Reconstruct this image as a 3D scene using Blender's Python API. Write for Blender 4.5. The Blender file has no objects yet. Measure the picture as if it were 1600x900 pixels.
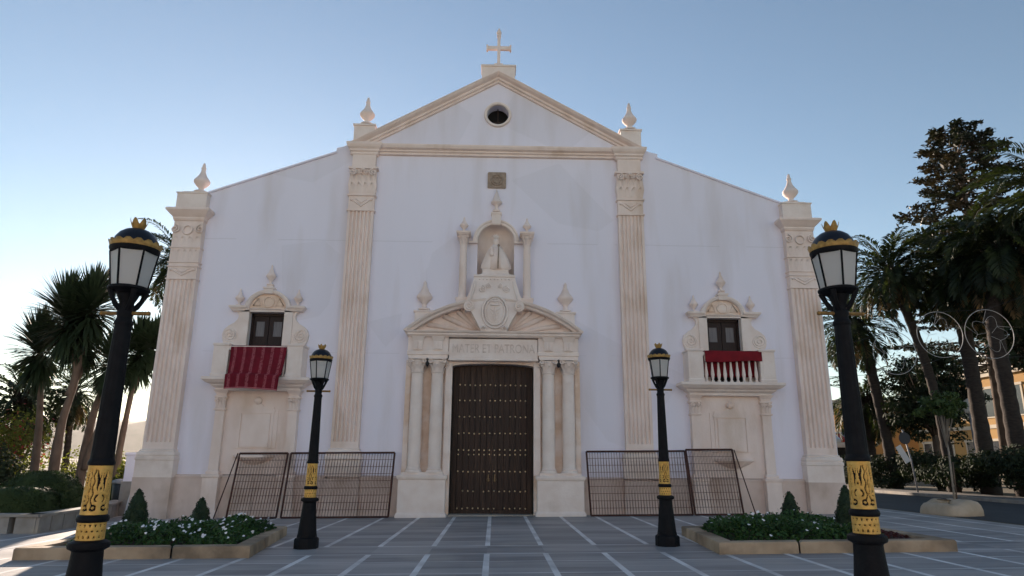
import bpy, math, random
from mathutils import Vector, Matrix
from mathutils.geometry import tessellate_polygon
R = math.radians
sc = bpy.context.scene
COL = sc.collection
PI = math.pi
sin, cos = math.sin, math.cos

# ------------------------------------------------------------------ camera
cd = bpy.data.cameras.new('camera'); cam = bpy.data.objects.new('camera', cd); COL.objects.link(cam)
PITCH, ROLL, YAW = .254501, .0084722, .0236125
cd.sensor_width = 36; cd.lens = 36 * 1045 / 1600; cd.clip_start = .05; cd.clip_end = 12000
F_ = Vector((sin(YAW) * cos(PITCH), cos(YAW) * cos(PITCH), sin(PITCH)))
R0 = Vector((cos(YAW), -sin(YAW), 0)); U0 = R0.cross(F_)
RR = cos(ROLL) * R0 + sin(ROLL) * U0; UU = cos(ROLL) * U0 - sin(ROLL) * R0
cam.matrix_world = Matrix(((RR.x, UU.x, -F_.x, .1074), (RR.y, UU.y, -F_.y, 0), (RR.z, UU.z, -F_.z, 1.6), (0, 0, 0, 1)))
sc.camera = cam

# ------------------------------------------------------------------ sky, sun, exposure
SUN_EL, SUN_AZ = R(12.5), R(-19.5)          # azimuth from +Y, negative = towards -X
w = bpy.data.worlds.new('World'); sc.world = w; w.use_nodes = True
nt = w.node_tree; bg = nt.nodes['Background']
sky = nt.nodes.new('ShaderNodeTexSky'); sky.sky_type = 'NISHITA'; sky.sun_disc = False
sky.sun_elevation = SUN_EL; sky.sun_rotation = SUN_AZ
sky.air_density = 1.0; sky.dust_density = .05; sky.ozone_density = 1.0; sky.altitude = 0
nt.links.new(sky.outputs[0], bg.inputs[0]); bg.inputs[1].default_value = .074
sl = bpy.data.lights.new('sun', 'SUN'); sl.energy = 5.0; sl.angle = R(.5); sl.color = (1, .82, .66)
so = bpy.data.objects.new('sun', sl); COL.objects.link(so)
sd = Vector((sin(SUN_AZ) * cos(SUN_EL), cos(SUN_AZ) * cos(SUN_EL), sin(SUN_EL)))
so.rotation_euler = sd.to_track_quat('Z', 'Y').to_euler(); so.location = sd * 60
sc.view_settings.view_transform = 'Standard'; sc.view_settings.look = 'None'
sc.view_settings.exposure = 1.24; sc.view_settings.gamma = 1; sc.view_settings.use_curve_mapping = False
sc.render.engine = 'CYCLES'
sc.cycles.use_denoising = True
sc.cycles.max_bounces = 6; sc.cycles.diffuse_bounces = 4; sc.cycles.volume_bounces = 1

# ------------------------------------------------------------------ helpers
def gz(x): return .0135 * max(-30, min(30, x))

class MB:
    def __init__(s): s.v = []; s.f = []; s.m = []; s.sm = []; s.mi = 0; s.smooth = False
    def face(s, idx):
        s.f.append(tuple(idx)); s.m.append(s.mi); s.sm.append(s.smooth)
    def poly(s, pts):
        b = len(s.v); s.v.extend(tuple(p) for p in pts); s.face(range(b, b + len(pts)))
    def box(s, x0, x1, y0, y1, z0, z1):
        if x0 > x1: x0, x1 = x1, x0
        b = len(s.v)
        s.v += [(x0, y0, z0), (x1, y0, z0), (x1, y1, z0), (x0, y1, z0), (x0, y0, z1), (x1, y0, z1), (x1, y1, z1), (x0, y1, z1)]
        for q in ((0, 3, 2, 1), (4, 5, 6, 7), (0, 1, 5, 4), (1, 2, 6, 5), (2, 3, 7, 6), (3, 0, 4, 7)): s.face([b + i for i in q])
        return s
    def rings(s, rs, closed=True, cap0=True, cap1=True):
        n = len(rs[0]); b = len(s.v)
        for r in rs: s.v.extend(tuple(p) for p in r)
        for k in range(len(rs) - 1):
            for i in range(n if closed else n - 1):
                j = (i + 1) % n
                s.face((b + k * n + i, b + k * n + j, b + (k + 1) * n + j, b + (k + 1) * n + i))
        sm = s.smooth; s.smooth = False
        if cap0: s.face([b + i for i in range(n)][::-1])
        if cap1: s.face([b + (len(rs) - 1) * n + i for i in range(n)])
        s.smooth = sm
        return s
    def lathe(s, cx, cy, z0, prof, n=20, rot=0, sy=1, hs=1, smooth=True):
        sm = s.smooth; s.smooth = smooth
        s.rings([[(cx + r * cos(2 * PI * i / n + rot), cy + r * sy * sin(2 * PI * i / n + rot), z0 + z * hs) for i in range(n)] for r, z in prof])
        s.smooth = sm; return s
    def stack(s, cx, hw, y0, prof, yb=.05):
        """mitred moulding round a front and two sides; prof = (out, z)"""
        return s.rings([[(cx - hw - o, y0 - o, z), (cx + hw + o, y0 - o, z), (cx + hw + o, yb, z), (cx - hw - o, yb, z)] for o, z in prof])
    def prism(s, out, y0, y1, holes=()):
        """outline in x,z extruded from y0 (front) to y1, with holes"""
        loops = [list(out)] + [list(h) for h in holes]
        flat = [p for l in loops for p in l]
        if holes:
            tri = tessellate_polygon([[Vector((x, z, 0)) for x, z in l] for l in loops])
        else:
            tri = tessellate_polygon([[Vector((x, z, 0)) for x, z in loops[0]]])
        b = len(s.v); n = len(flat)
        s.v += [(x, y0, z) for x, z in flat] + [(x, y1, z) for x, z in flat]
        for t in tri:
            (ax, az), (bx, bz), (cx, cz) = (flat[i] for i in t)
            if (bx - ax) * (cz - az) - (bz - az) * (cx - ax) < 0: t = t[::-1]
            s.face([b + i for i in t]); s.face([b + n + i for i in t[::-1]])
        o = 0
        for li, l in enumerate(loops):
            area = sum(l[i][0] * l[(i + 1) % len(l)][1] - l[(i + 1) % len(l)][0] * l[i][1] for i in range(len(l)))
            flip = (area < 0) != (li > 0)
            for i in range(len(l)):
                j = (i + 1) % len(l); q = (b + o + i, b + n + o + i, b + n + o + j, b + o + j)
                s.face(q[::-1] if not flip else q)
            o += len(l)
        return s
    def hprism(s, out, z0, z1):
        out = list(out)
        if sum(out[i][0] * out[(i + 1) % len(out)][1] - out[(i + 1) % len(out)][0] * out[i][1] for i in range(len(out))) < 0: out.reverse()
        return s.rings([[(x, y, z0) for x, y in out], [(x, y, z1) for x, y in out]])
    def tube(s, pts, r, n=6, closed=False, cap=True):
        pts = [Vector(p) for p in pts]; m = len(pts)
        rs = r if isinstance(r, (list, tuple)) else [r] * m
        rings = []; prev = None
        for i, p in enumerate(pts):
            if closed: t = pts[(i + 1) % m] - pts[i - 1]
            else: t = pts[min(i + 1, m - 1)] - pts[max(i - 1, 0)]
            t.normalize()
            a = prev if prev is not None else (Vector((0, 0, 1)) if abs(t.z) < .9 else Vector((1, 0, 0)))
            u = a - t * a.dot(t)
            if u.length < 1e-5: u = t.orthogonal()
            u.normalize(); prev = u; v = t.cross(u)
            rings.append([p + (u * cos(2 * PI * k / n) + v * sin(2 * PI * k / n)) * rs[i] for k in range(n)])
        sm = s.smooth; s.smooth = True
        if closed: rings.append(rings[0]); s.rings(rings, cap0=False, cap1=False)
        else: s.rings(rings, cap0=cap, cap1=cap)
        s.smooth = sm; return s
    def build(s, name, mats, parent=None, loc=None, sharp=None):
        me = bpy.data.meshes.new(name)
        me.from_pydata(s.v, [], s.f)
        for m in (mats if isinstance(mats, (list, tuple)) else [mats]): me.materials.append(m)
        me.polygons.foreach_set('material_index', s.m)
        me.polygons.foreach_set('use_smooth', s.sm)
        me.update()
        if sharp: me.set_sharp_from_angle(angle=R(sharp))
        o = bpy.data.objects.new(name, me); COL.objects.link(o)
        if parent: o.parent = parent
        if loc: o.location = loc
        return o

def tag(o, label=None, cat=None, group=None, kind=None):
    if label: o['label'] = label
    if cat: o['category'] = cat
    if group: o['group'] = group
    if kind: o['kind'] = kind
    return o
def empty(name, loc=(0, 0, 0), label=None, cat=None, group=None, rz=0):
    o = bpy.data.objects.new(name, None); COL.objects.link(o); o.location = loc; o.rotation_euler.z = rz
    o.empty_display_size = .3
    return tag(o, label, cat, group)
def copy_tree(o, parent=None):
    c = o.copy(); COL.objects.link(c); c.parent = parent
    for ch in list(o.children): copy_tree(ch, c)
    return c

# ------------------------------------------------------------------ materials
def mat(name, col, rough=.8, col2=None, scale=3, bump=0, bscale=40, metal=0, spec=.3, detail=6, stretch=(1, 1, 1), lo=.35, hi=.7, col3=None, scale3=.6, lo3=.5, hi3=.75, coords='Object'):
    m = bpy.data.materials.new(name); m.use_nodes = True
    n = m.node_tree.nodes; l = m.node_tree.links; p = n['Principled BSDF']
    p.inputs['Roughness'].default_value = rough; p.inputs['Metallic'].default_value = metal
    p.inputs['Specular IOR Level'].default_value = spec
    p.inputs['Base Color'].default_value = (*col, 1)
    tc = n.new('ShaderNodeTexCoord'); mp = n.new('ShaderNodeMapping'); mp.inputs['Scale'].default_value = stretch
    l.new(tc.outputs[coords], mp.inputs[0]); out = None
    def layer(prev, c, sc_, lo_, hi_):
        t = n.new('ShaderNodeTexNoise'); t.inputs['Scale'].default_value = sc_; t.inputs['Detail'].default_value = detail
        l.new(mp.outputs[0], t.inputs[0])
        mr = n.new('ShaderNodeMapRange'); mr.inputs[1].default_value = lo_; mr.inputs[2].default_value = hi_
        l.new(t.outputs[0], mr.inputs[0])
        mx = n.new('ShaderNodeMix'); mx.data_type = 'RGBA'
        l.new(mr.outputs[0], mx.inputs[0])
        if prev is None: mx.inputs[6].default_value = (*col, 1)
        else: l.new(prev, mx.inputs[6])
        mx.inputs[7].default_value = (*c, 1)
        return mx.outputs[2]
    if col2: out = layer(None, col2, scale, lo, hi)
    if col3: out = layer(out, col3, scale3, lo3, hi3)
    if out is not None: l.new(out, p.inputs['Base Color'])
    if bump:
        t = n.new('ShaderNodeTexNoise'); t.inputs['Scale'].default_value = bscale; t.inputs['Detail'].default_value = 5
        l.new(mp.outputs[0], t.inputs[0])
        b = n.new('ShaderNodeBump'); b.inputs['Strength'].default_value = bump; b.inputs['Distance'].default_value = .02
        l.new(t.outputs[0], b.inputs['Height']); l.new(b.outputs[0], p.inputs['Normal'])
    return m
def leafmat(name, col, col2, trans=.35, rough=.55, scale=1.5):
    m = mat(name, col, rough, col2, scale=scale, spec=.3, lo=.4, hi=.62)
    n = m.node_tree.nodes; l = m.node_tree.links; p = n['Principled BSDF']
    tr = n.new('ShaderNodeBsdfTranslucent'); mx = n.new('ShaderNodeMixShader'); mx.inputs[0].default_value = trans
    src = p.inputs['Base Color'].links[0].from_socket
    gm = n.new('ShaderNodeMix'); gm.data_type = 'RGBA'; gm.blend_type = 'MULTIPLY'; gm.inputs[0].default_value = 1
    l.new(src, gm.inputs[6]); gm.inputs[7].default_value = (1.25, 1.2, .6, 1)
    l.new(gm.outputs[2], tr.inputs[0])
    l.new(p.outputs[0], mx.inputs[1]); l.new(tr.outputs[0], mx.inputs[2])
    l.new(mx.outputs[0], n['Material Output'].inputs[0])
    return m

M = {}
M['plaster'] = mat('white_plaster', (.865, .825, .915), .9, (.825, .785, .865), scale=.5, bump=.15, bscale=9, stretch=(1, 1, .16), col3=(.70, .635, .65), scale3=1.1, lo3=.5, hi3=.85)
M['stone'] = mat('cream_stone', (.89, .745, .675), .85, (.80, .645, .565), scale=2.2, bump=.25, bscale=18, stretch=(1, 1, .5), col3=(.66, .50, .39), scale3=1.1, lo3=.56, hi3=.85)
M['stone_pale'] = mat('pale_stone', (.88, .765, .70), .85, (.80, .665, .59), scale=2.5, bump=.2, bscale=20, col3=(.66, .53, .45), scale3=1.4, lo3=.58, hi3=.85)
M['stone_warm'] = mat('ochre_stone', (.84, .65, .52), .85, (.70, .50, .37), scale=3, bump=.25, bscale=16, col3=(.88, .75, .67), scale3=1.3, lo3=.45, hi3=.62)
M['plinth'] = mat('plinth_marble', (.74, .60, .53), .6, (.62, .48, .41), scale=1.6, bump=.08, bscale=12, stretch=(1, 1, .7), col3=(.46, .33, .25), scale3=1.2, lo3=.55, hi3=.8)
M['letters'] = mat('carved_letters', (.62, .49, .42), .9, (.78, .68, .62), scale=7)
M['plaque'] = mat('weathered_plaque', (.42, .32, .25), .9, (.28, .21, .16), scale=9, bump=.5, bscale=30)
M['wood'] = mat('dark_wood', (.052, .027, .018), .6, (.022, .013, .010), scale=6, bump=.4, bscale=14, stretch=(4, 4, .3), col3=(.105, .062, .042), scale3=2.2, lo3=.55, hi3=.85)
M['wood_door'] = mat('dark_red_wood', (.030, .014, .012), .55, (.018, .009, .008), scale=6, stretch=(4, 4, .4))
M['brass'] = mat('brass_studs', (.75, .62, .42), .35, metal=.7)
M['black'] = mat('black_iron', (.006, .006, .008), .6, (.011, .011, .013), scale=9, bump=.25, bscale=45, spec=.14)
M['gold'] = mat('gold_paint', (.78, .47, .13), .5, (.60, .34, .08), scale=14, bump=.2, bscale=50, metal=.35, spec=.4)
M['dark_gold'] = mat('brown_gold', (.34, .19, .055), .5, (.20, .11, .035), scale=20, bump=.3, bscale=50, metal=.35, spec=.4)  # darker, browner gold than the bands, for the crossbar
M['mid_gold'] = mat('medium_gold', (.52, .31, .09), .5, (.30, .17, .05), scale=22, bump=.3, bscale=50, metal=.35, spec=.4)  # gold of middle tone for the lantern rim and crown
M['dome'] = mat('blue_black_dome', (.007, .008, .014), .35, spec=.4)
M['crimson'] = mat('crimson_cloth', (.22, .008, .016), .85, (.15, .006, .012), scale=4, bump=.3, bscale=20)
M['dark'] = mat('interior_shade', (.01, .009, .009), .9)  # black that stands for the unlit space inside openings
M['curtain'] = mat('window_curtain', (.20, .19, .20), .5, (.14, .13, .14), scale=4, stretch=(6, 1, .5))
M['rust'] = mat('rusty_steel', (.055, .026, .024), .7, (.10, .042, .03), scale=8)
M['mesh'] = mat('rusty_wire', (.13, .065, .055), .7, (.19, .09, .06), scale=6)
M['tile'] = mat('roof_tiles', (.35, .16, .09), .85, (.25, .11, .07), scale=4)
M['kerb'] = mat('kerb_stone', (.50, .375, .26), .85, (.36, .255, .165), scale=2.4, bump=.4, bscale=16, col3=(.22, .165, .115), scale3=1.3, lo3=.47, hi3=.66)
M['pale_kerb'] = mat('pale_kerb', (.55, .44, .33), .85, (.44, .34, .24), scale=3, bump=.3, bscale=14)
M['greystone'] = mat('grey_stone', (.36, .33, .30), .85, (.27, .24, .21), scale=3, bump=.25, bscale=22, col3=(.44, .38, .30), scale3=1.3)
M['soil'] = mat('garden_soil', (.085, .058, .038), .95, (.05, .035, .023), scale=6, bump=.5, bscale=25)
M['earth'] = mat('park_ground', (.17, .13, .09), .95, (.10, .085, .05), scale=.3, bump=.3, bscale=3, coords='Object')
M['asphalt'] = mat('asphalt', (.055, .056, .060), .8, (.042, .043, .047), scale=.8, bump=.2, bscale=60)
M['pavement'] = mat('pavement', (.22, .20, .18), .85, (.16, .15, .14), scale=1.2, bump=.15, bscale=30)
M['hill'] = mat('hill', (.20, .15, .10), .95, (.10, .10, .05), scale=.01, coords='Object')
M['trunk'] = mat('palm_trunk', (.055, .043, .036), .95, (.032, .025, .021), scale=5, bump=.8, bscale=9, stretch=(1, 1, 3))
M['pale_bark'] = mat('pale_bark', (.36, .31, .26), .9, (.27, .23, .19), scale=7)
M['bark'] = mat('bark', (.16, .115, .085), .95, (.09, .065, .05), scale=5, bump=.7, bscale=14, stretch=(1, 1, .4))
M['palm'] = leafmat('palm_leaf', (.036, .052, .020), (.014, .023, .011), trans=.4)
M['palm_dry'] = leafmat('palm_leaf_dry', (.20, .13, .06), (.11, .08, .04))
M['yucca'] = leafmat('yucca_leaf', (.034, .056, .026), (.018, .032, .016), trans=.2)
M['conifer'] = leafmat('conifer_leaf', (.020, .028, .015), (.050, .036, .017), trans=.15, scale=.5)
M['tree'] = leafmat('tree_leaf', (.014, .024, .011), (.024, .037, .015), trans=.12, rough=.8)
M['backlit'] = leafmat('backlit_tint_leaf', (.14, .16, .045), (.09, .11, .03), trans=.65)  # leaf colour brightened and yellowed to imitate sun shining through
M['young'] = leafmat('young_leaf', (.075, .115, .035), (.045, .075, .024), trans=.4)
M['hedge'] = leafmat('hedge_leaf', (.022, .042, .013), (.038, .060, .018), trans=.1, scale=2, rough=.85)
M['topiary'] = leafmat('topiary_leaf', (.016, .034, .014), (.028, .050, .019), trans=.15, scale=5)
M['cover'] = leafmat('groundcover_leaf', (.050, .115, .030), (.030, .068, .02), trans=.25, scale=2)
M['bougain'] = leafmat('bougainvillea', (.34, .05, .05), (.22, .05, .07), trans=.4)
M['redleaf'] = leafmat('red_leaf', (.10, .03, .03), (.06, .02, .02), trans=.2)
M['flower'] = mat('white_petals', (.82, .80, .80), .7)
M['yellow'] = mat('yellow_petals', (.7, .45, .05), .7)
M['yellow_wall'] = mat('yellow_render', (.46, .27, .10), .9, (.40, .23, .085), scale=.7)
M['house'] = [mat('white_render', (.80, .79, .79), .9, (.72, .71, .71), scale=.6), mat('cream_render', (.70, .60, .46), .9, (.62, .52, .40), scale=.6)]
M['trim'] = mat('pale_trim', (.55, .48, .38), .85, (.47, .40, .32), scale=1)
M['white'] = mat('white_paint', (.72, .71, .70), .7, (.62, .61, .60), scale=2)
M['grey'] = mat('grey_metal', (.22, .23, .25), .5, (.17, .18, .20), scale=3)
M['sign_back'] = mat('sign_back', (.045, .05, .06), .5)
M['window'] = mat('window_glass', (.03, .035, .045), .12, spec=.6)
M['red'] = mat('red_awning', (.42, .05, .035), .8)
M['tube'] = mat('light_tube', (.42, .41, .40), .5)
M['wire'] = mat('black_wire', (.03, .03, .03), .6)
M['plastic'] = mat('black_plastic', (.02, .022, .026), .45)

# frosted lantern glass (lets the sky behind glow through)
m = bpy.data.materials.new('frosted_glass'); m.use_nodes = True; n = m.node_tree.nodes; l = m.node_tree.links
p = n['Principled BSDF']; p.inputs['Base Color'].default_value = (.80, .78, .76, 1); p.inputs['Roughness'].default_value = .35
t = n.new('ShaderNodeBsdfTranslucent'); t.inputs[0].default_value = (.85, .83, .8, 1); mx = n.new('ShaderNodeMixShader'); mx.inputs[0].default_value = .5
l.new(p.outputs[0], mx.inputs[1]); l.new(t.outputs[0], mx.inputs[2]); l.new(mx.outputs[0], n['Material Output'].inputs[0]); M['glass'] = m

# plaza paving: dark polished slabs, pale strips every 1.053 m, thin cross joints
def paving():
    m = bpy.data.materials.new('plaza_paving'); m.use_nodes = True; n = m.node_tree.nodes; l = m.node_tree.links; p = n['Principled BSDF']
    g = n.new('ShaderNodeNewGeometry'); sx = n.new('ShaderNodeSeparateXYZ'); l.new(g.outputs['Position'], sx.inputs[0])
    X, Y = sx.outputs[0], sx.outputs[1]
    def op(o, a, b=None, c=None):
        q = n.new('ShaderNodeMath'); q.operation = o
        for i, v in enumerate((a, b, c)):
            if v is None: continue
            if isinstance(v, (int, float)): q.inputs[i].default_value = v
            else: l.new(v, q.inputs[i])
        return q.outputs[0]
    def line(coord, at, hw):
        return op('LESS_THAN', op('ABSOLUTE', op('SUBTRACT', coord, at)), hw)
    def rng(coord, a, b): return op('MULTIPLY', op('GREATER_THAN', coord, a), op('LESS_THAN', coord, b))
    fx = op('ABSOLUTE', op('SUBTRACT', op('FRACT', op('ADD', op('DIVIDE', X, 1.053), 100.5)), .5))
    strip = op('LESS_THAN', fx, .047)
    band = rng(Y, 12.82, 14.0)
    strip = op('MULTIPLY', strip, op('SUBTRACT', 1, band))
    thin = None
    for y, hw in ((14.0, .028), (12.82, .028), (11.86, .022), (10.65, .03), (9.4, .03), (8.2, .03), (7.0, .03), (5.8, .03), (4.6, .03), (3.4, .03)):
        q = line(Y, y, hw); thin = q if thin is None else op('MAXIMUM', thin, q)
    faint = None
    for y, hw in ((20.4, .02), (19.1, .02), (17.9, .02), (17.0, .02), (15.75, .018), (14.76, .018)):
        q = line(Y, y, hw); faint = q if faint is None else op('MAXIMUM', faint, q)
    nz = n.new('ShaderNodeTexNoise'); nz.inputs['Scale'].default_value = 1.1; nz.inputs['Detail'].default_value = 6; l.new(g.outputs['Position'], nz.inputs[0])
    wear = n.new('ShaderNodeMapRange'); wear.inputs[1].default_value = .3; wear.inputs[2].default_value = .6; wear.inputs[3].default_value = .35; l.new(nz.outputs[0], wear.inputs[0])
    lines = op('MAXIMUM', strip, op('MULTIPLY', thin, .75)); lines = op('MAXIMUM', lines, op('MULTIPLY', faint, .35))
    lines = op('MULTIPLY', lines, wear.outputs[0])
    # slab tint per slab
    cx = op('FLOOR', op('ADD', op('DIVIDE', X, 1.053), .0)); cy = op('FLOOR', op('DIVIDE', Y, .62))
    cmb = n.new('ShaderNodeCombineXYZ'); l.new(cx, cmb.inputs[0]); l.new(cy, cmb.inputs[1])
    wn = n.new('ShaderNodeTexWhiteNoise'); l.new(cmb.outputs[0], wn.inputs[0])
    mp = n.new('ShaderNodeMapping'); mp.inputs['Scale'].default_value = (.6, 3, 1); l.new(g.outputs['Position'], mp.inputs[0])
    nb = n.new('ShaderNodeTexNoise'); nb.inputs['Scale'].default_value = .9; nb.inputs['Detail'].default_value = 5; l.new(mp.outputs[0], nb.inputs[0])
    k = op('ADD', op('MULTIPLY', wn.outputs[0], .45), op('MULTIPLY', nb.outputs[0], .85))
    mr = n.new('ShaderNodeMapRange'); mr.inputs[1].default_value = .4; mr.inputs[2].default_value = 1.0; l.new(k, mr.inputs[0])
    ca = n.new('ShaderNodeMix'); ca.data_type = 'RGBA'; l.new(mr.outputs[0], ca.inputs[0]); ca.inputs[6].default_value = (.24, .225, .225, 1); ca.inputs[7].default_value = (.44, .41, .40, 1)
    ns = n.new('ShaderNodeTexNoise'); ns.inputs['Scale'].default_value = .55; ns.inputs['Detail'].default_value = 8; l.new(g.outputs['Position'], ns.inputs[0])
    ms = n.new('ShaderNodeMapRange'); ms.inputs[1].default_value = .56; ms.inputs[2].default_value = .72; ms.inputs[4].default_value = .6; l.new(ns.outputs[0], ms.inputs[0])
    cs = n.new('ShaderNodeMix'); cs.data_type = 'RGBA'; l.new(ms.outputs[0], cs.inputs[0]); l.new(ca.outputs[2], cs.inputs[6]); cs.inputs[7].default_value = (.48, .42, .37, 1)
    jy = op('GREATER_THAN', op('ABSOLUTE', op('SUBTRACT', op('FRACT', op('DIVIDE', Y, .62)), .5)), .484)
    jm = n.new('ShaderNodeMix'); jm.data_type = 'RGBA'; jm.blend_type = 'MULTIPLY'; l.new(op('MULTIPLY', jy, .55), jm.inputs[0]); l.new(cs.outputs[2], jm.inputs[6]); jm.inputs[7].default_value = (.35, .35, .36, 1); cs = jm
    cl = n.new('ShaderNodeMix'); cl.data_type = 'RGBA'; l.new(lines, cl.inputs[0]); l.new(cs.outputs[2], cl.inputs[6]); cl.inputs[7].default_value = (.80, .78, .77, 1)
    l.new(cl.outputs[2], p.inputs['Base Color'])
    rg = n.new('ShaderNodeMapRange'); rg.inputs[3].default_value = .42; rg.inputs[4].default_value = .7; l.new(nz.outputs[0], rg.inputs[0]); l.new(rg.outputs[0], p.inputs['Roughness'])
    p.inputs['Specular IOR Level'].default_value = .35
    b = n.new('ShaderNodeBump'); b.inputs['Strength'].default_value = .12; b.inputs['Distance'].default_value = .01
    n2 = n.new('ShaderNodeTexNoise'); n2.inputs['Scale'].default_value = 30; l.new(g.outputs['Position'], n2.inputs[0]); l.new(n2.outputs[0], b.inputs['Height']); l.new(b.outputs[0], p.inputs['Normal'])
    return m
def plaster_marks(m):
    n = m.node_tree.nodes; l = m.node_tree.links; p = n['Principled BSDF']; src = p.inputs['Base Color'].links[0].from_socket
    tc = n.new('ShaderNodeTexCoord'); sp = n.new('ShaderNodeSeparateXYZ'); l.new(tc.outputs['Object'], sp.inputs[0])
    def op(o, a, b):
        q = n.new('ShaderNodeMath'); q.operation = o
        for i, v in enumerate((a, b)):
            if isinstance(v, (int, float)): q.inputs[i].default_value = v
            else: l.new(v, q.inputs[i])
        return q.outputs[0]
    nz = n.new('ShaderNodeTexNoise'); nz.inputs['Scale'].default_value = .9; l.new(tc.outputs['Object'], nz.inputs[0])
    zz = op('ADD', sp.outputs[2], op('MULTIPLY', nz.outputs[0], .05))
    ln = op('MAXIMUM', op('LESS_THAN', op('ABSOLUTE', op('SUBTRACT', zz, 8.82), 0), .016), op('LESS_THAN', op('ABSOLUTE', op('SUBTRACT', zz, 5.0), 0), .010))
    n2 = n.new('ShaderNodeTexNoise'); n2.inputs['Scale'].default_value = .45; n2.inputs['Detail'].default_value = 1; l.new(tc.outputs['Object'], n2.inputs[0])
    ln = op('MULTIPLY', ln, op('GREATER_THAN', n2.outputs[0], .46))
    vm = n.new('ShaderNodeMapping'); vm.inputs['Scale'].default_value = (.22, 1, .30); l.new(tc.outputs['Object'], vm.inputs[0])
    vo = n.new('ShaderNodeTexVoronoi'); vo.inputs['Scale'].default_value = 1.6; vo.inputs['Randomness'].default_value = .9; l.new(vm.outputs[0], vo.inputs[0])
    cs = n.new('ShaderNodeSeparateColor'); l.new(vo.outputs['Color'], cs.inputs[0])
    pt = op('MULTIPLY', op('GREATER_THAN', cs.outputs[0], .72), .10)
    mx = n.new('ShaderNodeMix'); mx.data_type = 'RGBA'; l.new(op('MAXIMUM', op('MULTIPLY', ln, .22), pt), mx.inputs[0]); l.new(src, mx.inputs[6]); mx.inputs[7].default_value = (.48, .45, .46, 1)
    l.new(mx.outputs[2], p.inputs['Base Color'])
plaster_marks(M['plaster'])
M['paving'] = paving()

# striped hanging: pale ornamental stripes on crimson
def striped():
    m = mat('striped_crimson', (.17, .006, .018), .85, (.12, .004, .012), scale=5, bump=.3, bscale=25)
    n = m.node_tree.nodes; l = m.node_tree.links; p = n['Principled BSDF']; src = p.inputs['Base Color'].links[0].from_socket
    tc = n.new('ShaderNodeTexCoord'); s = n.new('ShaderNodeSeparateXYZ'); l.new(tc.outputs['UV'], s.inputs[0])
    def op(o, a, b=None):
        q = n.new('ShaderNodeMath'); q.operation = o
        for i, v in enumerate((a, b)):
            if v is None: continue
            if isinstance(v, (int, float)): q.inputs[i].default_value = v
            else: l.new(v, q.inputs[i])
        return q.outputs[0]
    u = op('ABSOLUTE', op('SUBTRACT', op('FRACT', op('MULTIPLY', s.outputs[0], 6.0)), .5))
    st = op('LESS_THAN', u, .16)
    mp = n.new('ShaderNodeMapping'); mp.inputs['Scale'].default_value = (60, 34, 1); l.new(tc.outputs['UV'], mp.inputs[0])
    vo = n.new('ShaderNodeTexVoronoi'); vo.inputs['Scale'].default_value = 1; l.new(mp.outputs[0], vo.inputs[0])
    orn = op('MULTIPLY', st, op('GREATER_THAN', vo.outputs['Distance'], .38))
    hem = op('GREATER_THAN', s.outputs[1], .974)
    mx = n.new('ShaderNodeMix'); mx.data_type = 'RGBA'; l.new(op('MAXIMUM', op('MULTIPLY', orn, .5), hem), mx.inputs[0]); l.new(src, mx.inputs[6]); mx.inputs[7].default_value = (.42, .13, .15, 1)
    l.new(mx.outputs[2], p.inputs['Base Color'])
    return m
M['striped'] = striped()

# ------------------------------------------------------------------ setting: ground, road, hill
def sheet(name, out_fn_x, ys, m, dz, kind='structure'):
    """sheet on the tilted ground; out_fn_x(y) -> list of x"""
    b = MB(); rows = []
    for y in ys:
        xs = out_fn_x(y); rows.append([(x, y, gz(x) + dz) for x in xs])
    n = len(rows[0]); base = len(b.v)
    for r in rows: b.v += r
    for k in range(len(rows) - 1):
        for i in range(n - 1): b.face((base + k * n + i, base + k * n + i + 1, base + (k + 1) * n + i + 1, base + (k + 1) * n + i))
    o = b.build(name, m); tag(o, kind=kind); return o
sheet('ground', lambda y: [-6000, -30, -12, 0, 12, 30, 6000], [-3000, -40, 0, 40, 100, 9000], M['earth'], 0)
PE = 13.2
sheet('plaza', lambda y: [-26, -10, 0, 8, PE], [-30, 0, 10, 20, 24.5], M['paving'], .004)
sheet('road', lambda y: [PE + .15, 16, 19.3], [-40, 0, 20, 40, 120], M['asphalt'], .006)
b = MB()
for k in range(60):
    y0 = -30 + k * 2.0
    b.box(19.3, 19.55, y0, y0 + 1.985, gz(19.3) - .3, gz(19.3) + .13)
tag(b.build('kerb', M['greystone']), kind='structure')
sheet('pavement', lambda y: [19.55, 21.4], [-40, 0, 40, 100], M['pavement'], .12)
# distant hill to the left
b = MB(); b.smooth = True; rnd = random.Random(4)
rows = []
for k in range(9):
    t = k / 8; row = []
    for i in range(60):
        x = -5600 + i * 100
        hx = 118 + 20 * sin(x * .0016 + 1) + 8 * sin(x * .006) + 4 * sin(x * .017 + 2) + 3 * rnd.random()
        hx *= min(1, max(.02, (800 - x) / 1900)) ** .5
        row.append((x + rnd.uniform(-9, 9), 3300 + t * 1400 + 70 * sin(x * .003), hx * 2.1 * sin(PI * min(1, t * 1.0)) ** .7 * (1 + .03 * rnd.uniform(-1, 1)) - 6))
    rows.append(row)
b.rings(rows, closed=False, cap0=False, cap1=False)
tag(b.build('hill', M['hill']), kind='structure')

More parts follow.
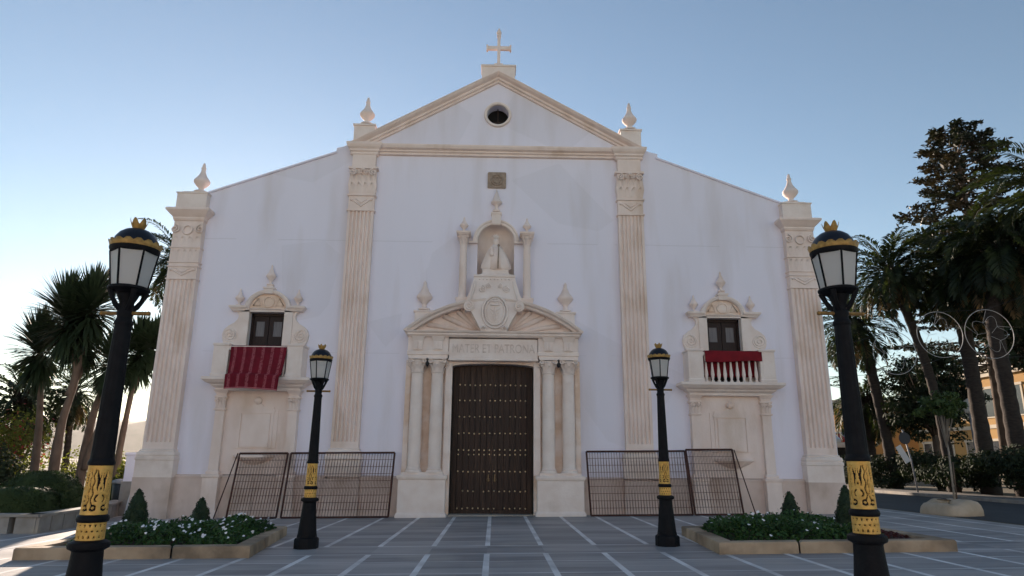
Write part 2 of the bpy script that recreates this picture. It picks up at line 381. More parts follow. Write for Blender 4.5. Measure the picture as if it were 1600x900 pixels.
# ------------------------------------------------------------------ shared carved shapes
URN = [(.20, 0), (.20, .05), (.11, .06), (.075, .11), (.08, .17), (.15, .235), (.225, .33), (.235, .385), (.22, .42), (.16, .50), (.10, .60), (.068, .70), (.058, .77), (.072, .80), (.07, .83), (.042, .87), (.05, .91), (.03, .96), (.004, 1.0)]
VASE = [(.17, 0), (.17, .06), (.07, .09), (.06, .2), (.10, .27), (.2, .38), (.235, .45), (.20, .52), (.13, .62), (.10, .7), (.06, .8), (.045, .88), (.05, .92), (.004, 1)]
OBEL = [(.16, 0), (.16, .1), (.07, .13), (.07, .28), (.12, .34), (.235, .40), (.235, .44), (.19, .47), (.005, 1)]
def urn(bm, cx, cy, z0, h, prof=URN, wide=1.0, n=18):
    bm.lathe(cx, cy, z0, [(r * h * wide, z) for r, z in prof], n=n, hs=h)
def leaf(bm, x, y, z, h, wd, out):
    """an acanthus tongue curling outwards from a face at y"""
    pts = []
    for t in (0, .35, .7, .9, 1.0):
        o = out * (t ** 2.2); zz = z + h * (t if t < .95 else .90); ww = wd * (1 - .25 * t if t < .9 else .45)
        pts.append([(x - ww / 2, y - o * .6 + .0, zz), (x, y - o - .025, zz), (x + ww / 2, y - o * .6 + .0, zz)])
    sm = bm.smooth; bm.smooth = True
    bm.rings(pts, closed=False, cap0=False, cap1=False); bm.smooth = sm
def spiral(bm, x, y, z, r, turns=1.6, hand=1, tr=.02, n=26):
    pts = []
    for i in range(n):
        t = i / (n - 1); a = hand * 2 * PI * turns * t; rr = r * (1 - .85 * t)
        pts.append((x + rr * cos(a + PI / 2) * 1, y, z + rr * sin(a + PI / 2)))
    bm.tube(pts, tr, 5)
def arc(cx, cz, r, a0, a1, n): return [(cx + r * cos(a0 + (a1 - a0) * i / n), cz + r * sin(a0 + (a1 - a0) * i / n)) for i in range(n + 1)]
def ellring(bm, cx, y, cz, rx, rz, tr, n=28):
    bm.tube([(cx + rx * cos(2 * PI * i / n), y, cz + rz * sin(2 * PI * i / n)) for i in range(n)], tr, 6, closed=True)

# ------------------------------------------------------------------ the church
CX, CY = .06, 21.6
church = empty('church', (CX, CY, 0), 'white plastered church with cream stone portal, tall pilasters and pointed gable', 'church')
ZB = -.6
bal_c = (-7.40, 7.55)
def archhole(cx, hw, z0, zs, rise, n=12):
    pts = [(cx - hw, z0), (cx + hw, z0)]
    for i in range(n + 1):
        a = PI * i / n; pts.append((cx + hw * cos(a), zs + rise * sin(a)))
    return pts
wall_out = [(-10.85, ZB), (10.95, ZB), (10.95, 9.6), (9.9, 10.38), (5.68, 11.98), (5.66, 12.2), (5.4, 12.26), (5.05, 12.42), (.0, 15.3), (-5.05, 12.42), (-5.4, 12.26), (-5.62, 12.2), (-5.64, 11.98), (-9.9, 10.38), (-10.85, 9.6)]
holes = [archhole(-.03, 1.30, -.3, 4.55, .10), archhole(0, .62, 7.52, 8.80, .62, 20),
         [(bal_c[0] - .57, 4.0), (bal_c[0] + .57, 4.0), (bal_c[0] + .57, 6.26), (bal_c[0] - .57, 6.26)],
         [(bal_c[1] - .57, 4.0), (bal_c[1] + .57, 4.0), (bal_c[1] + .57, 6.26), (bal_c[1] - .57, 6.26)],
         arc(0, 13.6, .40, 0, 2 * PI * 31 / 32, 31)]
MB().prism(wall_out, 0, .55, holes).build('facade_wall', M['plaster'], church)
# nave body behind, with roof
b = MB()
b.prism([(-10.7, ZB), (10.8, ZB), (10.8, 9.2), (5.4, 11.4), (0, 14.5), (-5.4, 11.4), (-10.7, 9.2)], .552, 34)
b.build('nave', M['plaster'], church)
b = MB()
for s in (-1, 1):
    for (xa, za, xb, zb) in ((0, 14.52, 5.5, 11.35), (5.5, 11.38, 11.05, 9.1)):
        b.poly([(s * xa, .6, za), (s * xb, .6, zb), (s * xb, 34.3, zb), (s * xa, 34.3, za)])
        b.poly([(s * xa, .6, za + .12), (s * xb, .6, zb + .12), (s * xb, 34.3, zb + .12), (s * xa, 34.3, za + .12)])
b.build('roof', M['tile'], church)
# thin stone coping on the sloping shoulders
for s in (-1, 1):
    b = MB(); b.prism([(s * 9.9, 10.38), (s * 9.9, 10.44), (s * 5.60, 12.06), (s * 5.60, 12.0)], -.06, .6)
    b.build('coping', M['plaster'], church)
# gable: horizontal cornice and raking cornices
b = MB()
b.rings([[(-4.15, y, z), (4.15, y, z)] for y, z in ((.02, 11.93), (-.10, 11.95), (-.10, 12.02), (-.16, 12.05), (-.16, 12.1), (-.26, 12.14), (-.30, 12.22), (-.30, 12.27), (.02, 12.29))], closed=False, cap0=False, cap1=False)
b.build('gable_cornice', M['stone'], church)
b = MB()
prof = ((.02, -.36), (-.08, -.34), (-.08, -.27), (-.15, -.24), (-.15, -.16), (-.27, -.10), (-.33, -.03), (-.33, .0), (.58, .02))
for s in (-1, 1):
    b.rings([[(s * 5.12, y, 12.29 + o), (0, y, 15.21 + o)] for y, o in prof], closed=False, cap0=False, cap1=False)
    b.poly([(s * 5.12, y, 12.29 + o) for y, o in prof])
b.build('raking_cornice', M['stone'], church)
# oculus
b = MB(); b.smooth = True
pr = [(.385, .02), (.385, -.05), (.42, -.09), (.47, -.09), (.49, -.04), (.49, .01)]
N = 36
b.rings([[(r * cos(2 * PI * i / N), y, 13.6 + r * sin(2 * PI * i / N)) for i in range(N)] for r, y in pr], cap0=False, cap1=False)
oc = b.build('round_window', M['stone_pale'], church, sharp=40)
b = MB(); b.poly([(.42 * cos(2 * PI * i / N), .4, 13.6 + .42 * sin(2 * PI * i / N)) for i in range(N)]); b.build('pane', M['dark'], oc)  # black disc painted for the darkness inside the oculus
b = MB(); b.box(-.4, .4, .30, .36, 13.45, 13.49); b.box(-.02, .02, .30, .36, 13.2, 14.0); b.build('window_bar', M['wood'], oc)
# stone plaque
b = MB(); b.prism([(-.29, 10.78), (.29, 10.78), (.32, 10.81), (.32, 11.33), (.29, 11.36), (-.29, 11.36), (-.32, 11.33), (-.32, 10.81)], -.07, .02)
ellring(b, 0, -.075, 11.07, .19, .19, .03); ellring(b, 0, -.075, 11.07, .09, .11, .025)
for a in range(8): b.tube([(.1 * cos(a * PI / 4), -.08, 11.07 + .1 * sin(a * PI / 4)), (.24 * cos(a * PI / 4), -.075, 11.07 + .24 * sin(a * PI / 4))], .018, 5)
tag(b.build('carved_plaque', M['plaque'], church), 'small square grey brown carved plaque')
# apex pedestal and cross
b = MB(); b.box(-.60, .60, .01, .55, 14.9, 15.56); b.stack(0, .60, .01, [(0, 15.56), (.04, 15.57), (.04, 15.63), (0, 15.66)], yb=.58)
b.build('pedestal', M['stone_pale'], church)
b = MB()
b.stack(0, .14, .12, [(0, 15.66), (.02, 15.66), (.02, 15.76), (-.03, 15.80)], yb=.42)
b.box(-.055, .055, .2, .31, 15.78, 17.0); b.box(-.40, .40, .205, .305, 16.42, 16.56)
for s in (-1, 1): b.box(s * .40, s * .46, .18, .33, 16.38, 16.60)
b.box(-.075, .075, .18, .33, 16.98, 17.04); b.lathe(0, .255, 17.04, [(.05, 0), (.09, .08), (.09, .14), (.05, .22), (.01, .32)], 10)
b.build('cross', M['stone'], church)

def ornament(bm, cx, y, z0, z1, hw):
    h = z1 - z0
    bm.tube([(cx - hw * .8, y, z1 - .1 * h), (cx - hw * .4, y, z0 + .55 * h), (cx, y, z0 + .2 * h), (cx + hw * .4, y, z0 + .55 * h), (cx + hw * .8, y, z1 - .1 * h)], .028, 6)
    bm.tube([(cx - hw * .45, y, z1 - .12 * h), (cx, y, z0 + .5 * h), (cx + hw * .45, y, z1 - .12 * h)], .022, 6)
    for s in (-1, 1): bm.lathe(cx + s * hw * .8, y, z1 - .2 * h, [(.02, -.05), (.05, 0), (.02, .05)], 8)
def flutes(cx, hw, y0, n, d=.062, yb=.05):
    """cross-section of a fluted pilaster, front at y0"""
    pts = [(cx - hw, yb), (cx - hw, y0)]; m = hw * .12; wd = (2 * hw - 2 * m) / n
    for i in range(n):
        xa = cx - hw + m + i * wd; fl = wd * .62; x0 = xa + wd * .19
        for k in range(6): pts.append((x0 + fl * k / 5, y0 + d * sin(PI * k / 5)))
    pts += [(cx + hw, y0), (cx + hw, yb)]
    return pts
def pilaster(cx, hw, y0, zb, zcap0, zcap1, top, outer):
    b = MB(); b.hprism(flutes(cx, hw, y0, 6), zb + .42, zcap0); b.hprism([(cx - hw, .05), (cx - hw, y0), (cx + hw, y0), (cx + hw, .05)], zb + .2, zb + .42)
    sh = b.build('pilaster', M['stone'], church)
    # base
    b = MB()
    b.stack(cx, hw, y0, [(.10, zb - .62), (.10, zb - .12), (.12, zb - .10), (.12, zb - .02), (.09, zb), (.11, zb + .05), (.09, zb + .12), (.04, zb + .15), (.05, zb + .19), (.0, zb + .22)])
    b.build('base', M['stone_pale'], sh)
    # carved capital
    b = MB()
    if outer:
        b.stack(cx, hw, y0, [(.0, zcap0), (.03, zcap0 + .01), (.03, zcap0 + .05), (0, zcap0 + .06), (0, zcap1), (.04, zcap1 + .03)])
        H = zcap1 - zcap0
        for f in (.21, .28, .53): b.stack(cx, hw, y0, [(.0, zcap0 + f * H), (.035, zcap0 + f * H + .015), (.035, zcap0 + f * H + .045), (0, zcap0 + f * H + .06)])
        ornament(b, cx, y0 - .01, zcap0 + .08, zcap0 + .2 * H, hw)
        for i in range(5): leaf(b, cx - hw * .8 + i * hw * .4, y0 + .01, zcap0 + .32 * H, .2 * H, hw * .36, .06)
        for i in range(4): leaf(b, cx - hw * .75 + i * hw * .5, y0 + .01, zcap0 + .57 * H, .17 * H, hw * .42, .07)
        ellring(b, cx, y0 - .02, zcap0 + .85 * H, .15, .15, .035)
        for s in (-1, 1): spiral(b, cx + s * hw * .85, y0 - .04, zcap0 + .86 * H, .15, hand=s, tr=.03)
    else:
        H = zcap1 - zcap0                      # 9.78 .. 11.37
        zc = zcap0 + .42 * H
        b.stack(cx, hw, y0, [(.0, zcap0), (.04, zcap0 + .01), (.04, zcap0 + .06), (0, zcap0 + .07), (0, zc - .14), (.05, zc - .12), (.05, zc - .07), (.0, zc - .05), (.01, zc), (.05, zc + .25), (.0, zcap1 - .08), (.07, zcap1 - .07), (.07, zcap1)])
        ornament(b, cx, y0 - .01, zcap0 + .1, zc - .18, hw)
        for i in range(4): leaf(b, cx - hw * .78 + i * hw * .52, y0 - .01, zc, .34, hw * .42, .15)
        for i in range(5): leaf(b, cx - hw * .88 + i * hw * .44, y0 - .03, zc + .30, .34, hw * .36, .17)
        for s in (-1, 1):
            spiral(b, cx + s * hw * .8, y0 - .09, zcap1 - .22, .13, hand=s, tr=.03); spiral(b, cx + s * hw * .22, y0 - .07, zcap1 - .2, .09, hand=-s, tr=.022)
        b.lathe(cx, y0 - .08, zcap1 - .12, [(.02, -.07), (.08, -.02), (.08, .03), (.02, .08)], 10)
        b.stack(cx, hw - .03, y0, [(0, zcap1 - .005), (0, 12.0)])
    b.build('capital', M['stone'], sh)
    b = MB()
    if outer: pr = [(0, zcap1 + .0), (.02, zcap1 + .04), (.05, zcap1 + .09), (.05, zcap1 + .14), (.13, zcap1 + .22), (.20, zcap1 + .30), (.24, zcap1 + .34), (.24, zcap1 + .41), (.2, zcap1 + .43)]
    else: pr = [(0, 11.86), (.03, 11.9), (.03, 11.96), (.08, 12.0), (.08, 12.06), (.14, 12.12), (.18, 12.20), (.18, 12.285), (.1, 12.30)]
    b.stack(cx, hw, y0, pr, yb=(.5 if outer else .05))
    b.build('cornice', M['stone'], sh)
for s in (-1, 1):
    c = .03 + s * 10.30
    pilaster(c, .475, -.25, 1.68, 7.28, 9.30, 0, True)
    b = MB(); b.box(c - .50, c + .50, -.27, .5, 9.70, 10.30)
    b.stack(c, .50, -.27, [(-.06, 10.28), (.03, 10.30), (.03, 10.34), (-.1, 10.35), (-.12, 10.42)], yb=.5)
    pd = b.build('finial_pedestal', M['stone_pale'], church)
    b = MB(); urn(b, c + (.12 if s < 0 else -.02), .05, 10.42, 1.14); b.build('urn', M['stone'], pd)
    c = s * 4.60
    pilaster(c, .43, -.20, 1.75, 9.78, 11.40, 0, False)
    c = .02 + s * 4.72
    b = MB(); b.box(c - .36, c + .36, -.05, .5, 12.2, 13.06); b.stack(c, .36, -.05, [(0, 13.05), (.04, 13.06), (.04, 13.12), (-.12, 13.13), (-.14, 13.19)], yb=.52)
    pd = b.build('finial_pedestal', M['stone_pale'], church)
    b = MB(); urn(b, c + .02, .2, 13.19, 1.13); b.build('urn', M['stone'], pd)

# plinth of big marble slabs
b = MB(); rnd = random.Random(1)
def plinth_run(x0, x1):
    x = x0; b.box(x0, x1, -.10, .02, ZB, 1.05)
    while x < x1 - .05:
        wd = min(rnd.uniform(1.05, 1.4), x1 - x)
        if x1 - x - wd < .4: wd = x1 - x
        o = rnd.uniform(0, .006)
        b.box(x + .008, x + wd - .008, -.13 - o, -.09, ZB, 1.07)
        x += wd
    b.rings([[(x0, y, z), (x1, y, z)] for y, z in ((-.09, 1.06), (-.16, 1.07), (-.16, 1.115), (-.12, 1.14), (.01, 1.16))], closed=False, cap0=False, cap1=False)
for xa, xb in ((-9.72, -5.13), (-4.07, -2.83), (2.77, 4.07), (5.13, 9.75)):
    b = MB(); plinth_run(xa, xb); b.build('plinth', M['plinth'], church)
for c, hw, d in ((-10.27, .58, .37), (10.33, .58, .37), (-4.6, .53, .30), (4.6, .53, .30)):
    b = MB(); b.box(c - hw, c + hw, -d, .02, ZB, 1.065); b.build('plinth_block', M['plinth'], church)

# ---- portal
PX = -.03
def capital_round(bm, x, y, z0, h, r):
    bm.lathe(x, y, z0, [(r, 0), (r * 1.12, .02), (r * 1.12, .05), (r, .06), (r * 1.05, h * .5), (r * 1.35, h * .86)], 16)
    for ring, zz, hh in ((0, .07, .42), (1, h * .38, .40)):
        for i in range(8):
            a = 2 * PI * (i + .5 * ring) / 8; ca, sa = cos(a), sin(a); wd = r * .7
            pts = []
            for t in (0, .4, .75, 1.0, .98):
                k = len(pts); o = r * (1.02 + .62 * t ** 2.2 + (.1 if k == 4 else 0)); z = z0 + zz + h * hh * (t if k < 4 else .86); w2 = wd * (1 - .3 * t) / 2 * (.5 if k == 4 else 1)
                pts.append([(x + o * ca - w2 * -sa, y + o * sa - w2 * ca, z), (x + (o + .02) * ca, y + (o + .02) * sa, z), (x + o * ca + w2 * -sa, y + o * sa + w2 * ca, z)])
            bm.smooth = True; bm.rings(pts, closed=False, cap0=False, cap1=False); bm.smooth = False
    for sx_ in (-1, 1):
        spiral(bm, x + sx_ * r * 1.15, y - r * 1.15, z0 + h * .8, r * .42, hand=sx_, tr=r * .12)
    q = r * 1.5; bm.box(x - q, x + q, y - q, y + q, z0 + h * .9, z0 + h)
b = MB()
for s in (-1, 1):
    b.box(PX + s * 1.40, PX + s * 2.74, -.16, .02, ZB, 4.76)
    b.box(PX + s * 1.30, PX + s * 1.52, -.26, .3, ZB, 4.70)
    b.box(PX + s * 2.62, PX + s * 2.78, -.20, .02, 1.1, 4.74)
b.prism([(PX - 1.5, 4.80), (PX - 1.30, 4.52)] + [(PX + 1.30 * cos(PI - PI * i / 12), 4.55 + .10 * sin(PI * i / 12)) for i in range(13)] + [(PX + 1.30, 4.52), (PX + 1.5, 4.80)], -.22, .3)
portal = b.build('portal', M['stone_warm'], church)
for s in (-1, 1):
    b = MB(); b.box(PX + s * 1.296, PX + s * 1.50, -.28, -.22, 1.2, 4.72)
    b.build('jamb', M['stone_pale'], portal)
for s in (-1, 1):
    c = PX + s * 2.10
    b = MB(); b.box(c - .71, c + .71, -.56, .02, ZB, 1.06)
    b.stack(c, .71, -.56, [(.05, ZB), (.05, .07 + s * .03), (.02, .12 + s * .03), (0, .14 + s * .03)], yb=.02); b.stack(c, .71, -.56, [(0, 1.05), (.03, 1.08), (.05, 1.13), (.05, 1.18), (.0, 1.20)], yb=.02)
    b.stack(c, .64, -.54, [(.0, 1.195), (.0, 1.27), (-.02, 1.275)], yb=.02)
    b.build('column_pedestal', M['stone_pale'], portal)
    for xo in (1.76, 2.39):
        b = MB(); x = PX + s * xo; y = -.34
        b.lathe(x, y, 1.26, [(.255, 0), (.26, .03), (.24, .07), (.22, .09), (.23, .12), (.20, .15), (.198, .2), (.20, 1.0), (.195, 2.0), (.18, 3.05)], 20)
        capital_round(b, x, y, 4.29, .48, .19)
        b.build('column', M['stone_pale'], portal, sharp=50)
for s in (-1, 1):
    b = MB(); b.lathe(PX + s * 2.075, -.50, 4.50, [(.02, 0), (.05, .04), (.05, .12), (.03, .17), (.01, .2)], 8); b.box(PX + s * 2.075 - .012, PX + s * 2.075 + .012, -.5, -.15, 4.62, 4.65)
    b.build('fixture', M['plastic'], portal)  # small black fixture between the paired capitals
# entablature
b = MB()
for s in (-1, 1):
    c = PX + s * 2.07
    b.stack(c, .64, -.50, [(-.02, 4.765), (-.02, 4.86), (.02, 4.88), (.02, 4.98), (0, 5.0), (0, 5.44), (.05, 5.47)], yb=.02)
    for xo in (1.76, 2.39):
        x = PX + s * xo
        b.rings([[(x - .14, -.56, 5.02), (x + .14, -.56, 5.02), (x + .14, -.49, 5.02), (x - .14, -.49, 5.02)], [(x - .15, -.58, 5.3), (x + .15, -.58, 5.3), (x + .15, -.49, 5.3), (x - .15, -.49, 5.3)], [(x - .21, -.66, 5.45), (x + .21, -.66, 5.45), (x + .21, -.49, 5.45), (x - .21, -.49, 5.45)]])
        for g in (-.07, .02): b.box(x + g, x + g + .05, -.60, -.55, 5.05, 5.28)
b.stack(PX, 2.66, -.56, [(0, 5.44), (.04, 5.47), (.08, 5.50), (.08, 5.55), (.14, 5.58), (.16, 5.62), (.1, 5.63)], yb=.02)
b.build('entablature', M['stone_pale'], portal)
b = MB(); b.box(PX - 1.41, PX + 1.41, -.46, .02, 4.76, 5.40); b.stack(PX, 1.41, -.46, [(0, 4.70), (.02, 4.715), (.02, 4.755), (0, 4.765)], yb=.02)
frz = b.build('inscription_panel', M['stone_pale'], portal)
cu = bpy.data.curves.new('inscription', 'FONT'); cu.body = 'MATER ET PATRONA'; cu.size = .40; cu.extrude = .012; cu.align_x = 'CENTER'; cu.align_y = 'CENTER'; cu.space_character = 1.0
to = bpy.data.objects.new('tmp', cu); COL.objects.link(to)
bpy.context.view_layer.update()
me = bpy.data.meshes.new_from_object(to.evaluated_get(bpy.context.evaluated_depsgraph_get()))
wd_ = max(v.co.x for v in me.vertices) - min(v.co.x for v in me.vertices)
bpy.data.objects.remove(to)
me.transform(Matrix.Translation((PX, -.466, 5.08)) @ Matrix.Rotation(PI / 2, 4, 'X') @ Matrix.Scale(2.62 / wd_, 4, (1, 0, 0)) @ Matrix.Translation((0, 0, 0)))
me.materials.clear(); me.materials.append(M['letters'])
io = bpy.data.objects.new('inscription', me); COL.objects.link(io); io.parent = portal
# segmental pediment
RAD, ZC = 4.34, 5.60 - (4.34 - 1.10)
amax = math.asin(2.86 / RAD)
b = MB()
A0, A1 = PI / 2 - amax, PI / 2 + amax
inner = arc(PX, ZC, RAD - .14, A0 + .02, A1 - .02, 28)
b.prism([(PX + 2.7, 5.60)] + inner + [(PX - 2.7, 5.60)], -.22, .02)
for s in (-1, 1):
    ox, oz = PX + s * .38, 5.62
    for i, ang in enumerate((9, 24, 42, 64)):
        a = R(ang); L = 0
        while True:
            L += .03; xx = s * (.38 + L * cos(a)); zz = oz + L * sin(a)
            if math.hypot(xx, zz - ZC) > RAD - .2 or L > 2.4: break
        b.tube([(ox + s * .1 * cos(a), -.2, oz + .1 * sin(a)), (ox + s * L * .6 * cos(a), -.22, oz + L * .6 * sin(a)), (ox + s * L * cos(a), -.24, oz + L * sin(a))], [.03, .07 + .03 * (i % 2), .09], 7)
b.build('tympanum', M['stone'], portal)
b = MB()
pr = [(RAD - .16, -.2), (RAD - .16, -.52), (RAD - .10, -.56), (RAD - .06, -.66), (RAD, -.70), (RAD + .02, -.68), (RAD + .02, .02)]
b.rings([[(PX + r * cos(A0 + (A1 - A0) * i / 36), y, ZC + r * sin(A0 + (A1 - A0) * i / 36)) for i in range(37)] for r, y in pr], closed=False, cap0=False, cap1=False)
for a in (A0, A1): b.poly([(PX + r * cos(a), y, ZC + r * sin(a)) for r, y in pr])
b.build('pediment', M['stone_pale'], portal)
# urns on the pediment shoulders
for s in (-1, 1):
    c = PX + s * 2.33 + .03
    b = MB(); b.box(c - .29, c + .29, -.17, .02, 5.7, 6.33); b.stack(c, .29, -.17, [(0, 6.32), (.04, 6.33), (.04, 6.38), (-.02, 6.40)], yb=.02)
    pd = b.build('urn_pedestal', M['stone_pale'], portal)
    b = MB(); urn(b, c, -.06, 6.39, 1.03, VASE, wide=1.1); b.build('urn', M['stone'], pd)
# cartouche
b = MB()
half = [(.40, 5.62), (.58, 5.98), (.74, 6.26), (.90, 6.44), (.88, 6.72), (.80, 6.95), (.72, 7.25), (.66, 7.46)]
b.rings([[(PX - x, .02, z), (PX - x, -d, z), (PX + x, -d, z), (PX + x, .02, z)] for (x, z), d in zip(half, (.68, .68, .68, .68, .62, .56, .50, .47))])
b.stack(PX, .64, -.46, [(0, 7.44), (.04, 7.47), (.04, 7.53), (0, 7.55)], yb=.02)
for rx, rz, tr, y in ((.40, .52, .045, -.70), (.31, .43, .03, -.72)): ellring(b, PX + .03, y, 6.24, rx, rz, tr)
b.smooth = True
b.rings([[(PX + .03 + .30 * k * cos(2 * PI * i / 24), -.69 - .07 * math.sqrt(1 - k * k), 6.24 + .42 * k * sin(2 * PI * i / 24)) for i in range(24)] for k in (1, .9, .7, .4, .1)]); b.smooth = False
for s in (-1, 1):
    b.smooth = True; b.rings([[(PX + s * .80 + .17 * cos(2 * PI * i / 18), y, 6.42 + .17 * sin(2 * PI * i / 18)) for i in range(18)] for y in (-.1, -.74)]); b.smooth = False
    spiral(b, PX + s * .80, -.75, 6.42, .14, hand=s, tr=.028)
    b.tube([(PX + s * .42, -.70, 5.7), (PX + s * .34, -.74, 5.78), (PX + s * .25, -.72, 5.72), (PX + s * .3, -.7, 5.66)], .045, 6)
    for zz, xx in ((6.18, .14), (6.3, .17), (6.05, .10)): b.tube([(PX + .03 + s * .03, -.77, zz - .05), (PX + .03 + s * xx, -.75, zz + .04)], .022, 5)
b.tube([(PX - .12, -.77, 6.47), (PX + .03, -.79, 6.44), (PX + .18, -.77, 6.47)], .03, 6); b.tube([(PX - .1, -.77, 6.52), (PX - .12, -.77, 6.6), (PX + .03, -.78, 6.56), (PX + .18, -.77, 6.6), (PX + .16, -.77, 6.52)], .02, 5)
b.tube([(PX + .03, -.78, 6.38), (PX + .03, -.77, 5.95)], .025, 5)
rnd = random.Random(8)
for i in range(9): b.lathe(PX - .48 + i * .12, -.50, 7.38, [(.01, -.03), (.03, 0), (.01, .03)], 6)
for s in (-1, 1):
    b.tube([(PX + s * .62, -.53, 7.3), (PX + s * .66, -.58, 7.0), (PX + s * .74, -.66, 6.72), (PX + s * .8, -.69, 6.6)], .03, 6)
    spiral(b, PX + s * .40, -.60, 7.02, .12, hand=s, tr=.022); spiral(b, PX + s * .18, -.57, 7.14, .08, hand=-s, tr=.018)
tag(b.build('cartouche', M['stone_pale'], portal, sharp=45), 'carved shield block with oval crest and side scrolls')

# door leaves
DY = .18
M['old_brass'] = mat('old_brass', (.20, .14, .08), .5, metal=.6)
for s in (-1, 1):
    b = MB(); np_ = 7
    for i in range(np_):
        xa = PX + s * (.006 + i * 1.285 / np_); xb = PX + s * (.006 + (i + 1) * 1.285 / np_ - .012)
        b.box(xa, xb, DY + (.004 if i % 2 else 0), DY + .10, -.2, 4.70)
    b.box(PX + s * .008, PX + s * 1.29, DY + .06, DY + .12, -.2, 4.72)
    b.box(PX + s * .008, PX + s * 1.28, DY - .02, DY + .05, .02, .14)
    b.mi = 1
    for r_, z in enumerate((4.0, 3.51, 2.99, 2.47, 1.96, 1.82, 1.30, .71, .2)):
        for i in range(7):
            x = PX + s * (.0815 + i * .163)
            if rnd.random() < .05: continue
            z_ = z + rnd.uniform(-.012, .012)
            b.rings([[(x + r * cos(k * PI / 4), DY - o, z_ + r * sin(k * PI / 4)) for k in range(8)] for r, o in ((.028, -.01), (.025, .018), (.012, .032))], cap0=False)
    dl = b.build('door_leaf', [M['wood'], M['brass']], church)
    b = MB(); b.box(PX + s * .10 - .018, PX + s * .10 + .018, DY - .03, DY, 1.0, 1.22); b.tube([(PX + s * .10 + .045 * cos(a * PI / 5), DY - .05, 1.06 + .05 * sin(a * PI / 5)) for a in range(10)], .009, 5, closed=True)
    b.build('door_handle', M['old_brass'], dl)
b = MB(); b.box(PX - 1.6, PX + 1.6, -.30, .7, ZB, .045); b.build('threshold', M['greystone'], church)

# ---- niche
b = MB(); b.smooth = True
rows = []
for z in [7.52 + i * .32 for i in range(5)]: rows.append([(.62 * cos(PI * i / 20), .55 * sin(PI * i / 20) + .02, z) for i in range(21)])
for k in range(1, 9):
    e = PI / 2 * k / 8; rows.append([(.62 * cos(e) * cos(PI * i / 20), .55 * cos(e) * sin(PI * i / 20) + .02, 8.80 + .62 * sin(e)) for i in range(21)])
b.rings(rows, closed=False, cap0=False, cap1=False); b.smooth = False
b.box(-.62, .62, .02, .6, 7.48, 7.54)
niche = b.build('niche', M['stone_pale'], church)
b = MB()
A = arc(0, 8.80, 1, 0, PI, 24)
pr = [(.62, .03), (.62, -.10), (.65, -.13), (.70, -.13), (.74, -.17), (.78, -.17), (.78, .02)]
b.rings([[(r * x, y, 8.80 + r * (z - 8.80)) for x, z in A] for r, y in pr], closed=False, cap0=False, cap1=False)
for s in (-1, 1):
    b.box(s * .62, s * .92, -.16, .02, 8.74, 8.81)
b.build('arch', M['stone_pale'], niche)
b = MB(); b.stack(0, .13, -.2, [(0, 9.38), (.02, 9.42), (.03, 9.74), (.05, 9.76), (.05, 9.82), (0, 9.84)], yb=.02); b.build('keystone', M['stone_pale'], niche)
b = MB(); urn(b, 0, -.12, 9.84, .86, OBEL, wide=.95); b.build('finial', M['stone'], niche)
for s in (-1, 1):
    x = s * 1.06 - .02
    b = MB(); b.stack(x, .19, -.48, [(0, 6.4), (0, 6.68), (.02, 6.70), (.02, 6.76), (-.03, 6.78)], yb=.02)
    b.lathe(x, -.29, 6.77, [(.16, 0), (.165, .03), (.14, .07), (.125, .1), (.125, .5), (.115, 1.82)], 16)
    capital_round(b, x, -.29, 8.58, .38, .115)
    b.stack(x, .2, -.47, [(0, 8.955), (.04, 8.99), (.04, 9.04), (-.02, 9.06)], yb=.02)
    c_ = b.build('niche_column', M['stone'], niche, sharp=50)
    b = MB(); urn(b, x, -.26, 9.05, .56, VASE, wide=1.15); b.build('urn', M['stone'], c_)

